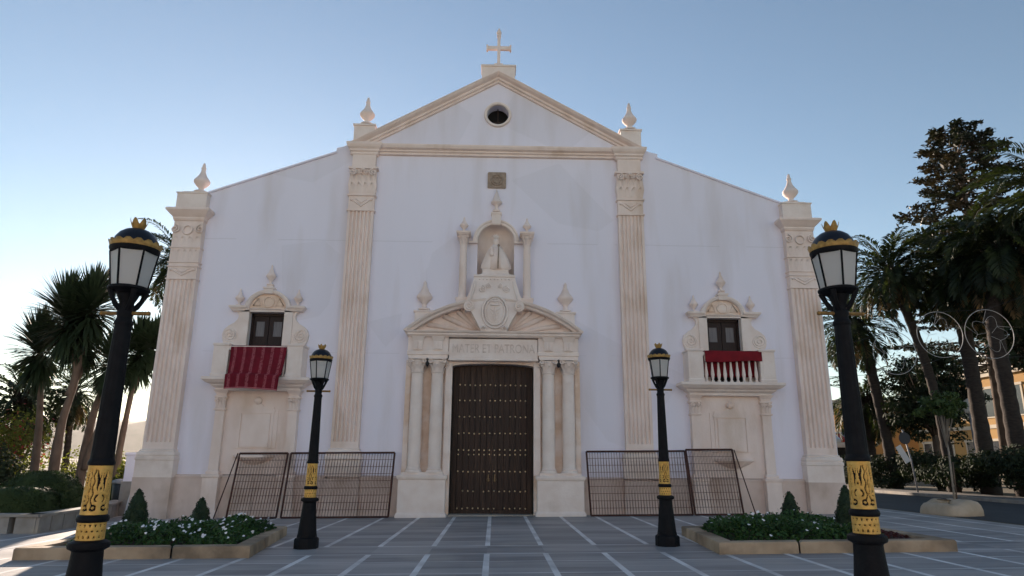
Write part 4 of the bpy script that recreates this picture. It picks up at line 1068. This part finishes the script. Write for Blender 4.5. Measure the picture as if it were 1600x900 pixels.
def hedge(name, x, y, z, rx, ry, h, lab, seed, count=4200, size=.075, m=None, cat='hedge', grp='clipped hedges in the raised bed', boxy=.5):
    rnd = random.Random(seed); m = m or M['hedge']
    def surf(th, ph):
        c, s_ = cos(ph), sin(ph); e = boxy
        f = lambda q: math.copysign(abs(q) ** e, q)
        lump = 1 + .035 * sin(th * 5 + seed) * cos(ph * 3) + .02 * sin(th * 11 + ph * 7)
        return Vector((rx * f(c) * f(cos(th)) * lump, ry * f(c) * f(sin(th)) * lump, h * max(0, f(s_)) * lump))
    def fn(u, v):
        th = 2 * PI * v; ph = math.asin(min(1, u)) if rnd.random() < .7 else u * PI / 2
        p = surf(th, ph); return p, Vector((p.x / rx ** 2, p.y / ry ** 2, max(.02, p.z / h ** 2)))
    o = empty(name, (x, y, z), lab, cat, grp)
    b = MB()
    N = 24; b.smooth = True
    b.rings([[surf(2 * PI * i / N, PI / 2 * k / 6 * .98) * .95 for i in range(N)] for k in range(7)], cap0=False); b.smooth = False
    leafy_shell(b, 0, 0, 0, fn, count, size, rnd)
    b.build('foliage', m, o)
    return o
zb = gz(-14) + .36
hedge('hedge', -14.75, 18.6, zb, .98, .9, .80, 'low box shaped clipped hedge nearest the raised bed edge', 11)
hedge('hedge', -12.65, 19.0, zb, .95, .8, .70, 'low clipped hedge below the dome shaped one', 12)
hedge('hedge', -13.25, 21.0, zb, 1.05, 1.0, 1.06, 'dome shaped clipped hedge rising behind the lower ones', 13, boxy=.75)
hedge('hedge', -17.0, 19.4, zb, 1.1, 1.0, .74, 'wide low clipped hedge at the far end of the raised bed', 15)
hedge('hedge', -12.6, 25.6, gz(-12), 1.2, .6, 1.25, 'sunlit clipped hedge behind the litter bin', 14, count=3000)

# litter bin behind the near lamp
o = empty('litter_bin', (-12.2, 23.6, gz(-12.2)), 'black litter bin beside the raised bed and church corner', 'bin')
b = MB(); b.lathe(0, 0, 0, [(.30, 0), (.33, .05), (.38, .95), (.36, .97)], 20); b.build('body', M['plastic'], o)
b = MB(); b.lathe(0, 0, 0, [(.40, .96), (.41, 1.0), (.40, 1.06), (.30, 1.10), (.05, 1.12)], 20); b.build('lid', M['grey'], o)

# ------------------------------------------------------------------ trees
def curve_pts(ps, n):
    """Catmull-Rom through ps"""
    ps = [Vector(p) for p in ps]; out = []
    ext = [ps[0] * 2 - ps[1]] + ps + [ps[-1] * 2 - ps[-2]]
    for i in range(len(ps) - 1):
        a, b_, c, d = ext[i:i + 4]
        for k in range(n):
            t = k / n; out.append(.5 * ((2 * b_) + (c - a) * t + (2 * a - 5 * b_ + 4 * c - d) * t * t + (-a + 3 * b_ - 3 * c + d) * t ** 3))
    out.append(ps[-1]); return out
def frond(b, base, az, el, L, droop, rnd, mi, leafl=.55, nl=34, wd=.05):
    wd = wd * 1.5; nl = int(nl * 1.2)
    b.mi = mi
    pos = Vector(base); e = el; pts = []; n = 12
    for k in range(n + 1):
        pts.append(pos.copy()); st_ = L / n
        pos = pos + Vector((cos(az) * cos(e), sin(az) * cos(e), sin(e))) * st_
        e -= droop / n * (.5 + 1.2 * k / n)
    b.tube([pts[0], pts[4], pts[8], pts[12]], [.035, .024, .016, .006], 3, cap=False)
    side = Vector((-sin(az), cos(az), 0))
    for i in range(nl):
        t = .12 + .88 * (i + rnd.random() * .6) / nl; k = min(n - 1, int(t * n)); f = t * n - k
        p = pts[k].lerp(pts[k + 1], f); tg = (pts[k + 1] - pts[k]).normalized(); up = side.cross(tg).normalized()
        if up.z < 0: up = -up
        ll = leafl * (sin(PI * min(1, .12 + t * .88)) ** .6) * rnd.uniform(.8, 1.15) + .05
        for s in (-1, 1):
            d = (side * s * .8 + tg * .75 + up * .35 + jit(rnd, .1)).normalized()
            q = p + d * ll * .55 + Vector((0, 0, -.03 * ll)); tip = p + d * ll + Vector((0, 0, -.28 * ll))
            wv = tg.cross(d).cross(d); wv = (tg - d * tg.dot(d)).normalized() * wd * .5
            b.poly([p - wv * .5, q - wv, tip, q + wv])
def palm(base, path, r, L, nf, lab, seed, grp='date palms along the street', elmax=80, elmin=-45, dry=8, leafl=.55, nl=34, droop=1.3, wd=.05):
    rnd = random.Random(seed)
    o = empty('palm_tree', base, lab, 'palm tree', grp)
    loc = [Vector(p) - Vector(base) for p in path]
    pts = curve_pts(loc, 14)
    b = MB(); m = len(pts)
    rr = []
    for i in range(m):
        t = i / (m - 1); rr.append(r * (1.25 - .35 * min(1, t * 4) + (.18 if i % 2 else 0) * .5 + .25 * max(0, (t - .9) * 10) * .6))
    b.tube(pts, rr, 12)
    for i in range(60):                       # old leaf bases under the crown
        t = rnd.uniform(.86, 1); p = pts[min(m - 1, int(t * (m - 1)))]; a = rnd.uniform(0, 2 * PI); d = Vector((cos(a), sin(a), .9))
        b.tube([p + Vector((cos(a), sin(a), 0)) * r * .9, p + d * r * 1.9], [.05, .02], 4)
    b.build('trunk', M['trunk'], o)
    b = MB(); top = pts[-1]
    for i in range(nf):
        t = (i + .5) / nf; el = R(elmax + (elmin - elmax) * t ** .85 + rnd.uniform(-8, 8)); az = i * 2.39996 + rnd.uniform(-.2, .2)
        frond(b, top + Vector((cos(az) * r * .5, sin(az) * r * .5, -.5 * t)), az, el, L * rnd.uniform(.85, 1.08), droop * rnd.uniform(.75, 1.25), rnd, 0, leafl, nl, wd)
    for i in range(dry):
        az = rnd.uniform(0, 2 * PI); frond(b, top + Vector((0, 0, -.5)), az, R(rnd.uniform(-70, -35)), L * rnd.uniform(.7, .95), .6, rnd, 1, leafl * .9, max(10, nl * 2 // 3), wd)
    b.build('crown', [M['palm'], M['palm_dry']], o)
    return o
g = gz(21)
palm((21.6, 32, g), [(21.6, 32, g), (21.37, 32, 4.35), (20.95, 32, 7.2), (19.9, 32, 11.3)], .22, 2.55, 56, 'slender leaning palm with open crown nearest the church', 21, leafl=.5)
palm((21.8, 37, g), [(21.8, 37, g), (21.5, 37, 4), (21.0, 37, 8.1), (20.4, 37, 9.6)], .28, 2.9, 42, 'shorter palm with wide arching crown behind the near lamp post', 22, leafl=.6, dry=12, droop=1.7)
palm((22.6, 31, g), [(22.6, 31, g), (22.6, 31, 5), (22.6, 31, 8.5), (23.0, 31, 11.4)], .33, 3.5, 84, 'stout palm with very heavy drooping crown in the middle of the row', 23, elmax=75, elmin=-65, dry=14, leafl=.75, nl=40, droop=1.7)
palm((21.9, 28, g), [(21.9, 28, g), (21.8, 28, 5), (21.8, 28, 8), (22.7, 28, 11.2)], .33, 3.4, 80, 'stout palm with drooping crown and brown dead fronds', 24, elmax=70, elmin=-70, dry=30, leafl=.7, nl=40, droop=1.6)
palm((22.2, 25.6, g), [(22.2, 25.6, g), (22.2, 25.6, 6), (22.8, 25.6, 10), (23.9, 25.6, 13.0)], .33, 3.8, 64, 'tallest palm with sunlit frond tips at the edge of the picture', 25, dry=10, leafl=.65, nl=38, droop=1.5)
palm((22.3, 40, g), [(22.3, 40, g), (22.3, 40, 2), (22.3, 40, 4.2), (22.4, 40, 5.6)], .28, 2.9, 40, 'low palm with drooping fronds behind the row', 26, leafl=.5, dry=8, droop=1.8)
palm((27.9, 42, g), [(27.9, 42, g), (27.9, 42, 2.5), (27.9, 42, 5), (27.9, 42, 6.6)], .28, 2.6, 36, 'low palm whose spiky top shows above the dark round tree', 27, leafl=.5, dry=4, droop=1.0)
gl = gz(-20)
palm((-19.6, 42, gl), [(-19.6, 42, gl), (-19.6, 42, 5), (-19.8, 42, 10), (-20.3, 42, 14.2)], .32, 3.6, 60, 'tall palm half hidden behind the church corner', 28, grp='date palms in the garden', leafl=.6, droop=1.6)
palm((-21.6, 32, gl), [(-21.6, 32, gl), (-21.7, 32, 1.4), (-21.8, 32, 2.8), (-21.9, 32, 4.4)], .30, 2.4, 44, 'short palm with grey green fronds among the garden shrubs', 29, grp='date palms in the garden', leafl=.45, droop=1.3)
palm((-20.0, 33, gl), [(-20.0, 33, gl), (-20.05, 33, 2), (-20.15, 33, 3.3), (-20.2, 33, 4.9)], .15, 1.9, 36, 'thin stemmed small palm between the yucca trunks', 30, grp='date palms in the garden', leafl=.4, droop=1.5, nl=28, wd=.04)

def yucca_head(b, c, R_, n, rnd, tilt=Vector((0, 0, 1))):
    for i in range(n):
        t = i / n; el = R(86 - 165 * t ** 1.05 + rnd.uniform(-14, 14)); az = i * 2.39996 + rnd.uniform(-.3, .3)
        d = (Vector((cos(az) * cos(el), sin(az) * cos(el), sin(el))) + tilt * .15).normalized()
        st_ = Vector(c) + d * .10 - tilt * (t * .55 * R_); L = R_ * rnd.uniform(.82, 1.12) * (1 if t < .6 else .85)
        sdv = d.cross(Vector((0, 0, 1)))
        if sdv.length < .1: sdv = Vector((1, 0, 0))
        sdv.normalize(); w_ = .058 * rnd.uniform(.8, 1.2)
        sag = Vector((0, 0, -L * .12 * (1 if t > .25 else .3)))
        p0, p1, p2 = st_, st_ + d * L * .5, st_ + d * L + sag
        b.poly([p0 - sdv * w_ * .6, p1 - sdv * w_, p1 + sdv * w_, p0 + sdv * w_ * .6]); b.poly([p1 - sdv * w_, p2, p1 + sdv * w_])
def yucca(base, stems, lab, seed, flower=None):
    rnd = random.Random(seed)
    o = empty('yucca_tree', base, lab, 'yucca', 'yucca trees in the garden')
    bt = MB(); bc = MB(); B = Vector(base)
    for path, r, R_, n in stems:
        pts = curve_pts([Vector(p) - B for p in path], 8); m = len(pts)
        bt.tube(pts, [r * .70 * (1.5 - .6 * min(1, i / m * 2.2)) * rnd.uniform(.93, 1.07) for i in range(m)], 9)
        yucca_head(bc, pts[-1], R_, n, rnd, (pts[-1] - pts[-4]).normalized())
    bt.build('trunk', M['bark'], o); bc.build('crown', M['yucca'], o)
    if flower:
        b = MB(); f = Vector(flower) - B; b.tube([f - Vector((0, 0, .3)), f + Vector((0, 0, .95))], .02, 5)
        for i in range(220):
            t = rnd.random(); a = rnd.uniform(0, 2 * PI); r_ = .26 * (1 - t) * rnd.random() ** .5 + .02
            leaf_quad(b, f + Vector((r_ * cos(a), r_ * sin(a), t * 1.0)), jit(rnd, 1), .09, rnd, .7)
        b.build('flower_spike', M['trim'], o)
yucca((-17.4, 27, gl), [([(-17.4, 27, gl), (-17.6, 27, 2.6), (-17.9, 27, 4.7), (-18.2, 27, 6.1)], .17, 1.5, 560)], 'single stemmed yucca with the lowest leaf head, farthest from the church', 41)
yucca((-16.1, 26, gl), [([(-16.1, 26, gl), (-16.15, 26, 2.7), (-15.95, 26, 4.8), (-16.7, 26, 7.2)], .20, 1.65, 640), ([(-16.05, 26, 3.9), (-15.85, 26, 5.2), (-15.75, 26, 7.6)], .15, 1.5, 560), ([(-16.0, 26, 4.2), (-15.9, 26.4, 5.4), (-16.2, 26.4, 6.3)], .13, 1.2, 380)], 'tall yucca with clustered leaf heads and a pale flower spike', 42, (-15.35, 26, 7.9))
yucca((-15.45, 26.5, gl), [([(-15.45, 26.5, gl), (-15.35, 26.5, 2.9), (-15.1, 26.5, 4.3), (-14.8, 26.5, 5.6)], .19, 1.3, 520), ([(-15.3, 26.5, 1.2), (-15.0, 26.3, 2.4), (-14.5, 26.1, 3.6)], .17, .5, 90)], 'thick crooked yucca forking low down behind the near lamp post', 43)
yucca((-14.4, 27, gl), [([(-14.4, 27, gl), (-14.38, 27, 2), (-14.25, 27, 4.4), (-14.2, 27, 6.0)], .16, 1.3, 480), ([(-14.25, 27, 4.2), (-14.0, 27, 5.2), (-13.55, 27, 6.2)], .11, 1.1, 360)], 'yucca with twin dark leaf heads standing closest to the church', 44)

def bush(name, c, rx, ry, h, count, size, m, lab, seed, cat='shrub', grp=None, lumps=9, m2=None, frac2=.0, stem=True):
    rnd = random.Random(seed); o = empty(name, c, lab, cat, grp); b = MB()
    L = [(rnd.gauss(0, .42) * rx, rnd.gauss(0, .42) * ry, h * rnd.uniform(.25, .85), rnd.uniform(.3, .55)) for _ in range(lumps)]
    for i in range(count):
        lx, ly, lz, lr = L[rnd.randrange(lumps)]; d = jit(rnd, 1); d.normalize(); k = lr * rnd.random() ** .4
        p = Vector((lx + d.x * k * rx, ly + d.y * k * ry, max(.02, lz + d.z * k * h * .6)))
        b.mi = 1 if m2 and rnd.random() < frac2 and p.z > h * .4 else 0
        leaf_quad(b, p, d + Vector((0, 0, .4)) + jit(rnd, .5), size * rnd.uniform(.6, 1.4), rnd, .5)
    b.build('foliage', [m, m2] if m2 else m, o)
    if stem:
        b = MB()
        for i in range(5):
            a = rnd.uniform(0, 6.28); b.tube([(0, 0, -.1), (cos(a) * rx * .2, sin(a) * ry * .2, h * .35), (cos(a) * rx * .45, sin(a) * ry * .45, h * .7)], [.035, .025, .01], 5)
        b.build('stems', M['bark'], o)
    return o
G1 = 'shrubs in the garden'
bush('shrub', (-16.6, 22.6, zb), 1.6, 1.1, 1.9, 4200, .13, M['tree'], 'dark leafy shrub mass between the clipped hedges and yucca trunks', 51, grp=G1)
bush('shrub', (-19.8, 23.0, zb), 1.8, 1.2, 2.0, 3600, .14, M['tree'], 'dark leafy shrub at the garden edge under the bougainvillea', 52, grp=G1)
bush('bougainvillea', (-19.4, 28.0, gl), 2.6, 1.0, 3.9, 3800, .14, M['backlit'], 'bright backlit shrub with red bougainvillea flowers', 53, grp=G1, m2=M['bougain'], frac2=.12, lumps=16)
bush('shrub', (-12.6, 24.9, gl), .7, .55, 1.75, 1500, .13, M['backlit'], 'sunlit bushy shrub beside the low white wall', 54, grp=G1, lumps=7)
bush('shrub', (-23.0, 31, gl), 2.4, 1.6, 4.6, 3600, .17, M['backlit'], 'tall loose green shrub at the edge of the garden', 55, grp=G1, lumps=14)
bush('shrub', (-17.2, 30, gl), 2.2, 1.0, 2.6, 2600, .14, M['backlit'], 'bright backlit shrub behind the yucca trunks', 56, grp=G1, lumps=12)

G2 = 'shrubs in the street hedge'
rnd = random.Random(77)
labs = ['dark low shrub at the start of the street hedge beside the near lamp', 'dark shrub below the shortest leaning palm', 'dark shrub with a broad flat top behind the road sign', 'dark dense shrub behind the young street tree', 'dark shrub with loose tips below the stout palms', 'broad dark shrub at the picture edge of the street hedge', 'dark shrub along the kerb past the picture edge']
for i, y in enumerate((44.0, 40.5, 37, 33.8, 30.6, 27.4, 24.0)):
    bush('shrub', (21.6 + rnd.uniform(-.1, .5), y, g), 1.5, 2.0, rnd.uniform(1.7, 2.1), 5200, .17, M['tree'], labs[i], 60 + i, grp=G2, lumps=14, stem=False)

def round_tree(c, zc, rx, rz, trunk_r, lab, seed, clumps=42, per=130, size=.2, m=None, grp=None, bark=None):
    rnd = random.Random(seed); m = m or M['tree']; o = empty('tree', c, lab, 'tree', grp)
    bt = MB(); bc = MB(); H = zc - c[2]
    bt.tube([(0, 0, -.1), (.05, 0, H * .5), (0, .05, H)], [trunk_r * 1.2, trunk_r, trunk_r * .6], 9)
    for i in range(clumps):
        d = jit(rnd, 1); d.normalize(); k = rnd.random() ** .45; p = Vector((d.x * rx * k, d.y * rx * k, H + d.z * rz * k))
        if k > .4 and i % 2 == 0: bt.tube([(0, 0, H * .55), (p.x * .5, p.y * .5, H * .75 + p.z * .15), p], [trunk_r * .45, trunk_r * .25, .01], 5)
        cr = rx * rnd.uniform(.2, .36)
        for j in range(per):
            e = jit(rnd, 1); e.normalize(); q = p + Vector((e.x, e.y, e.z * .7)) * cr * rnd.random() ** .5
            leaf_quad(bc, q, e + Vector((0, 0, .5)) + jit(rnd, .5), size * rnd.uniform(.6, 1.3), rnd, .5)
    bt.build('trunk', bark or M['bark'], o); bc.build('crown', m, o)
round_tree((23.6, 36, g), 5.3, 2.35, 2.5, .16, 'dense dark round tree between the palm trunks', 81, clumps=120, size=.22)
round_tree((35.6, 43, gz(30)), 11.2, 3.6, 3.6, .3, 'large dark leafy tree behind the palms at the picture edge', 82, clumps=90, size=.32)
round_tree((13.98, 20.75, gz(14) + .42), 3.40, .74, .42, .027, 'young street tree with thin stem and small light crown', 83, clumps=30, per=60, size=.14, m=M['young'], bark=M['pale_bark'])
def conifer(c, top, rmax, lab, seed):
    rnd = random.Random(seed); o = empty('conifer_tree', c, lab, 'conifer'); H = top - c[2]
    bt = MB(); bc = MB()
    bt.tube([(0, 0, 0), (.1, 0, H * .5), (0, 0, H)], [.5, .32, .05], 10)
    lv = 0; z = H * .30
    while z < H - .3:
        t = (z - H * .30) / (H * .70); rad = rmax * (1 - .55 * t ** 1.3) * rnd.uniform(.8, 1.08) * (1 if t < .93 else .7)
        nb = rnd.randint(5, 7); a0 = rnd.uniform(0, 6.28)
        for k in range(nb):
            a = a0 + 2 * PI * k / nb + rnd.uniform(-.25, .25); L = rad * rnd.uniform(.6, 1.12)
            if L < .4: continue
            d = Vector((cos(a), sin(a), 0)); sd_ = Vector((-sin(a), cos(a), 0))
            P = lambda u: Vector((0, 0, z)) + d * L * u + Vector((0, 0, L * (.10 * u - .16 * u * u + .10 * u ** 4)))
            bt.tube([P(0), P(.5), P(1)], [.07, .045, .012], 4, cap=False)
            ns = int(4 + L * 2.2)
            for j in range(ns):
                u = .30 + .70 * (j + rnd.random()) / ns; base = P(u); wl = L * .34 * (1.15 - u) + .35
                for s in (-1, 1):
                    dr = (d * .55 + sd_ * s * rnd.uniform(.5, 1)).normalized(); ll = wl * rnd.uniform(.6, 1.1)
                    for q in range(6):
                        p = base + dr * ll * (q + .5) / 6 + jit(rnd, .07) + Vector((0, 0, .10 * rnd.random()))
                        leaf_quad(bc, p, Vector((0, 0, 1)) + jit(rnd, .55), rnd.uniform(.28, .50), rnd, .5)
        z += rnd.uniform(.72, 1.15) * (1 - .35 * t)
    for q in range(60): leaf_quad(bc, (rnd.gauss(0, .15), rnd.gauss(0, .15), H - rnd.random() * .9), jit(rnd, 1), .28, rnd, .4)
    bt.build('trunk', M['bark'], o); bc.build('crown', M['conifer'], o)
conifer((35.1, 46, gz(30)), 27.2, 6.2, 'tall dark conifer with layered branches towering behind the palms', 91)

# ------------------------------------------------------------------ street side: buildings, sign, lights
def facade(name, loc, rz, W, D, H, rows, cols, mw, lab, cat='building', cornice=True, tile=False):
    o = empty(name, loc, lab, cat, rz=rz)
    b = MB(); b.box(0, W, 0, D, -1, H); b.build('wall', mw, o)
    b = MB()
    if cornice:
        b.box(-.25, W + .25, -.25, D + .25, H - .35, H + .02); b.box(-.4, W + .4, -.4, D + .4, H + .02, H + .2); b.box(-.1, W + .1, -.1, D + .1, H + .2, H + .55); b.box(-.08, W + .08, -.08, 0, H * .48, H * .48 + .3)
    b.box(-.06, W + .06, -.06, D + .06, -1, .7)
    b.build('cornice', M['trim'], o)
    for r in range(rows):
        for c in range(cols):
            x = W * (c + .5) / cols; z = .9 + r * H / rows * .97; hh = H / rows * .52
            b = MB(); b.box(x - .72, x + .72, -.07, .02, z - .1, z); b.box(x - .72, x - .55, -.05, .02, z, z + hh); b.box(x + .55, x + .72, -.05, .02, z, z + hh); b.box(x - .8, x + .8, -.09, .02, z + hh, z + hh + .2)
            w_ = b.build('window', M['trim'], o)
            b = MB(); b.box(x - .55, x + .55, -.02, -.005, z, z + hh); b.build('pane', M['window'], w_)
    return o
# facade facing the road (-X), lit by the low sun
fb = facade('yellow_building', (41.5, 66, gz(30)), -PI / 2, 24, 12, 8.8, 2, 8, M['yellow_wall'], 'yellow rendered building with pale cornice behind the stout palms')
b = MB(); b.box(5, 9, 3, 7, 8.8 + .5, 11.2); b.build('roof_block', M['white'], fb)
facade('ochre_house', (36.5, 92, gz(30)), -PI / 2, 20, 10, 7.4, 2, 6, M['yellow_wall'], 'ochre house farther down the street behind the dark round tree')
# unseen houses added behind the camera to bounce sunlight onto the church front
for i, (x, W_, H_, lab) in enumerate(((48, 30, 11.5, 'unseen white house row across the square, added for bounce light, nearest the road'), (17, 24, 13.0, 'unseen taller cream house across the square, added for bounce light, facing the church'), (-8, 34, 10.5, 'unseen low white house across the square, added for bounce light, nearest the gardens'))):
    facade('added_house', (x, -40 - i % 2 * 1.5, 0), PI, W_, 12, H_, 3, int(W_ / 4), M['house'][i % 2], lab)
o = empty('garden_wall', (26.5, 58, gz(26)), 'long pale wall at the end of the street behind the road sign', 'wall')
b = MB(); b.box(-6, 6, 0, .4, -.5, 3.1); b.build('wall', M['white'], o)
b = MB(); b.box(-6.1, 6.1, -.08, .48, 3.1, 3.25); b.build('coping', M['trim'], o)
o = empty('kiosk', (25.2, 50, gz(25)), 'small kiosk with red and white awning seen past the near lamp post', 'kiosk')
b = MB(); b.box(-1.6, 1.6, 0, 2.4, -.3, 2.7); b.box(-1.75, 1.75, -.15, 2.55, 3.5, 3.62); b.build('body', M['white'], o)
b = MB()
for i in range(8):
    b.mi = i % 2; x = -1.7 + i * .425; b.rings([[(x, -.02, 3.5), (x + .425, -.02, 3.5)], [(x, -.95, 3.05), (x + .425, -.95, 3.05)], [(x, -.95, 2.85), (x + .425, -.95, 2.85)]], closed=False, cap0=False, cap1=False)
aw = b.build('awning', [M['red'], M['white']], o)
md = aw.modifiers.new('solid', 'SOLIDIFY'); md.thickness = .03
b = MB(); b.box(-1.2, 1.2, -.03, .01, 1.0, 2.5); b.build('dark_counter_panel', M['dark'], o)  # black panel standing for the shade inside the counter

# stone block with the young tree in the road
o = empty('tree_planter', (13.75, 20.7, gz(13.75)), 'low rounded stone island with the young street tree', 'planter', rz=.1)
b = MB()
def blob(k, z, e=.55):
    f = lambda q: math.copysign(abs(q) ** e, q)
    return [((.02 + .60 * f(cos(2 * PI * i / 24)) * k) + .03 * sin(i * 1.7), (-.02 + .82 * f(sin(2 * PI * i / 24)) * k) + .03 * sin(i * 2.3 + 1), z + (.05 if cos(2 * PI * i / 24) > -.2 else -.06) * (z > .1) + .015 * sin(i * 1.1)) for i in range(24)]
b.smooth = True; b.rings([blob(k, z) for k, z in ((1, -.1), (1, .12), (.95, .26), (.86, .35), (.70, .385), (.4, .38), (.05, .37))]); b.smooth = False
b.build('stone_kerb', M['pale_kerb'], o)
b = MB(); b.hprism([(-.05, -.15), (.36, -.15), (.36, .4), (-.05, .4)], .41, .426); b.build('soil', M['soil'], o)
b = MB(); b.tube([(0, 0, -.05), (.05, 0, 1.1)], .022, 6); tag(b.build('tree_stake', M['bark'], loc=(14.12, 20.85, gz(14.2) + .42)), 'thin wooden stake beside the stem of the young street tree', 'stake')

# road sign seen from behind
o = empty('road_sign', (19.85, 32, gz(19.8) + .12), 'grey back of a road sign on a leaning pole by the street hedge', 'road sign')
b = MB(); b.tube([(0, 0, -.2), (-.12, 0, 1.4), (-.36, 0, 2.85)], .038, 8); b.build('pole', M['grey'], o)
b = MB(); b.lathe(0, 0, 0, [(.26, -.012), (.28, 0), (.26, .012)], 28); d_ = b.build('sign_disc', M['sign_back'], o); d_.rotation_euler = (PI / 2, R(-8), 0); d_.location = (-.34, -.06, 2.45)
b = MB(); b.box(-.14, .14, -.012, .012, -.42, .42); d_ = b.build('sign_plate', M['white'], o); d_.rotation_euler = (0, R(-28), 0); d_.location = (-.52, -.07, 1.72)
# street lantern far off
o = empty('street_lantern', (24.3, 34, g), 'small grey street lantern on a thin post between the palm trunks', 'street lamp')
b = MB(); b.tube([(0, 0, -.1), (0, 0, 3.9)], .05, 8); b.build('post', M['grey'], o)
b = MB(); b.lathe(0, 0, 3.9, [(.1, 0), (.2, .08), (.27, .5), (.2, .62), (.04, .75)], 8, smooth=False); b.build('lantern', M['glass'], o)

# festive light rings hung across the street
def light_ring(x, y, z, r, lab, rz=0):
    o = empty('light_ring', (x, y, z), lab, 'light decoration', 'round light decorations hung across the street', rz=rz)
    b = MB(); b.tube([(r * cos(2 * PI * i / 40), 0, r * sin(2 * PI * i / 40)) for i in range(40)], .011, 5, closed=True); b.build('ring', M['tube'], o)
    b = MB(); N = 60
    b.tube([(r * .78 * cos(2 * PI * i / N) * (1 + .22 * cos(10 * PI * i / N)) * .8, 0, r * .78 * sin(2 * PI * i / N) * (1 + .22 * cos(10 * PI * i / N)) * .8) for i in range(N)], .006, 4, closed=True)
    for k in range(5):
        a = 2 * PI * k / 5 + .3; b.tube([(r * .12 * cos(a), 0, r * .12 * sin(a)), (r * .5 * cos(a + .4), 0, r * .5 * sin(a + .4)), (r * .97 * cos(a), 0, r * .97 * sin(a))], .006, 4)
    b.build('star', M['tube'], o)
    return o
light_ring(14.75, 24, 5.60, .80, 'round light decoration nearest the church, faint against the sky')
light_ring(16.55, 24, 6.30, .86, 'round light decoration in the middle of the hanging row')
light_ring(18.42, 24, 6.35, .92, 'round light decoration at the outer end of the row, before a stout palm trunk')
b = MB()
b.tube([(10.95, 24.2, 6.4), (13, 24.05, 5.9), (14.75, 24, 6.40), (16.55, 24, 7.16), (18.42, 24, 7.27), (21.4, 24.2, 8.3), (22.3, 25.6, 9.0)], .008, 4)
b.tube([(10.95, 24.2, 4.6), (13, 24.05, 4.75), (14.75, 24, 4.80), (16.55, 24, 5.44), (18.42, 24, 5.43), (21.4, 24.2, 5.7), (22.3, 25.6, 6.0)], .008, 4)
tag(b.build('cable', M['wire']), 'thin pair of cables carrying the round light decorations from church to palm', 'cable')

# ------------------------------------------------------------------ morning haze
m = bpy.data.materials.new('haze'); m.use_nodes = True; n = m.node_tree.nodes
n.remove(n['Principled BSDF']); v = n.new('ShaderNodeVolumePrincipled'); v.inputs['Density'].default_value = .00004; v.inputs['Color'].default_value = (.9, .88, .86, 1); v.inputs['Anisotropy'].default_value = .5
m.node_tree.links.new(v.outputs[0], n['Material Output'].inputs['Volume'])
b = MB(); b.box(-6200, 6200, -3200, 9300, -9, 330); tag(b.build('haze', m), kind='stuff')
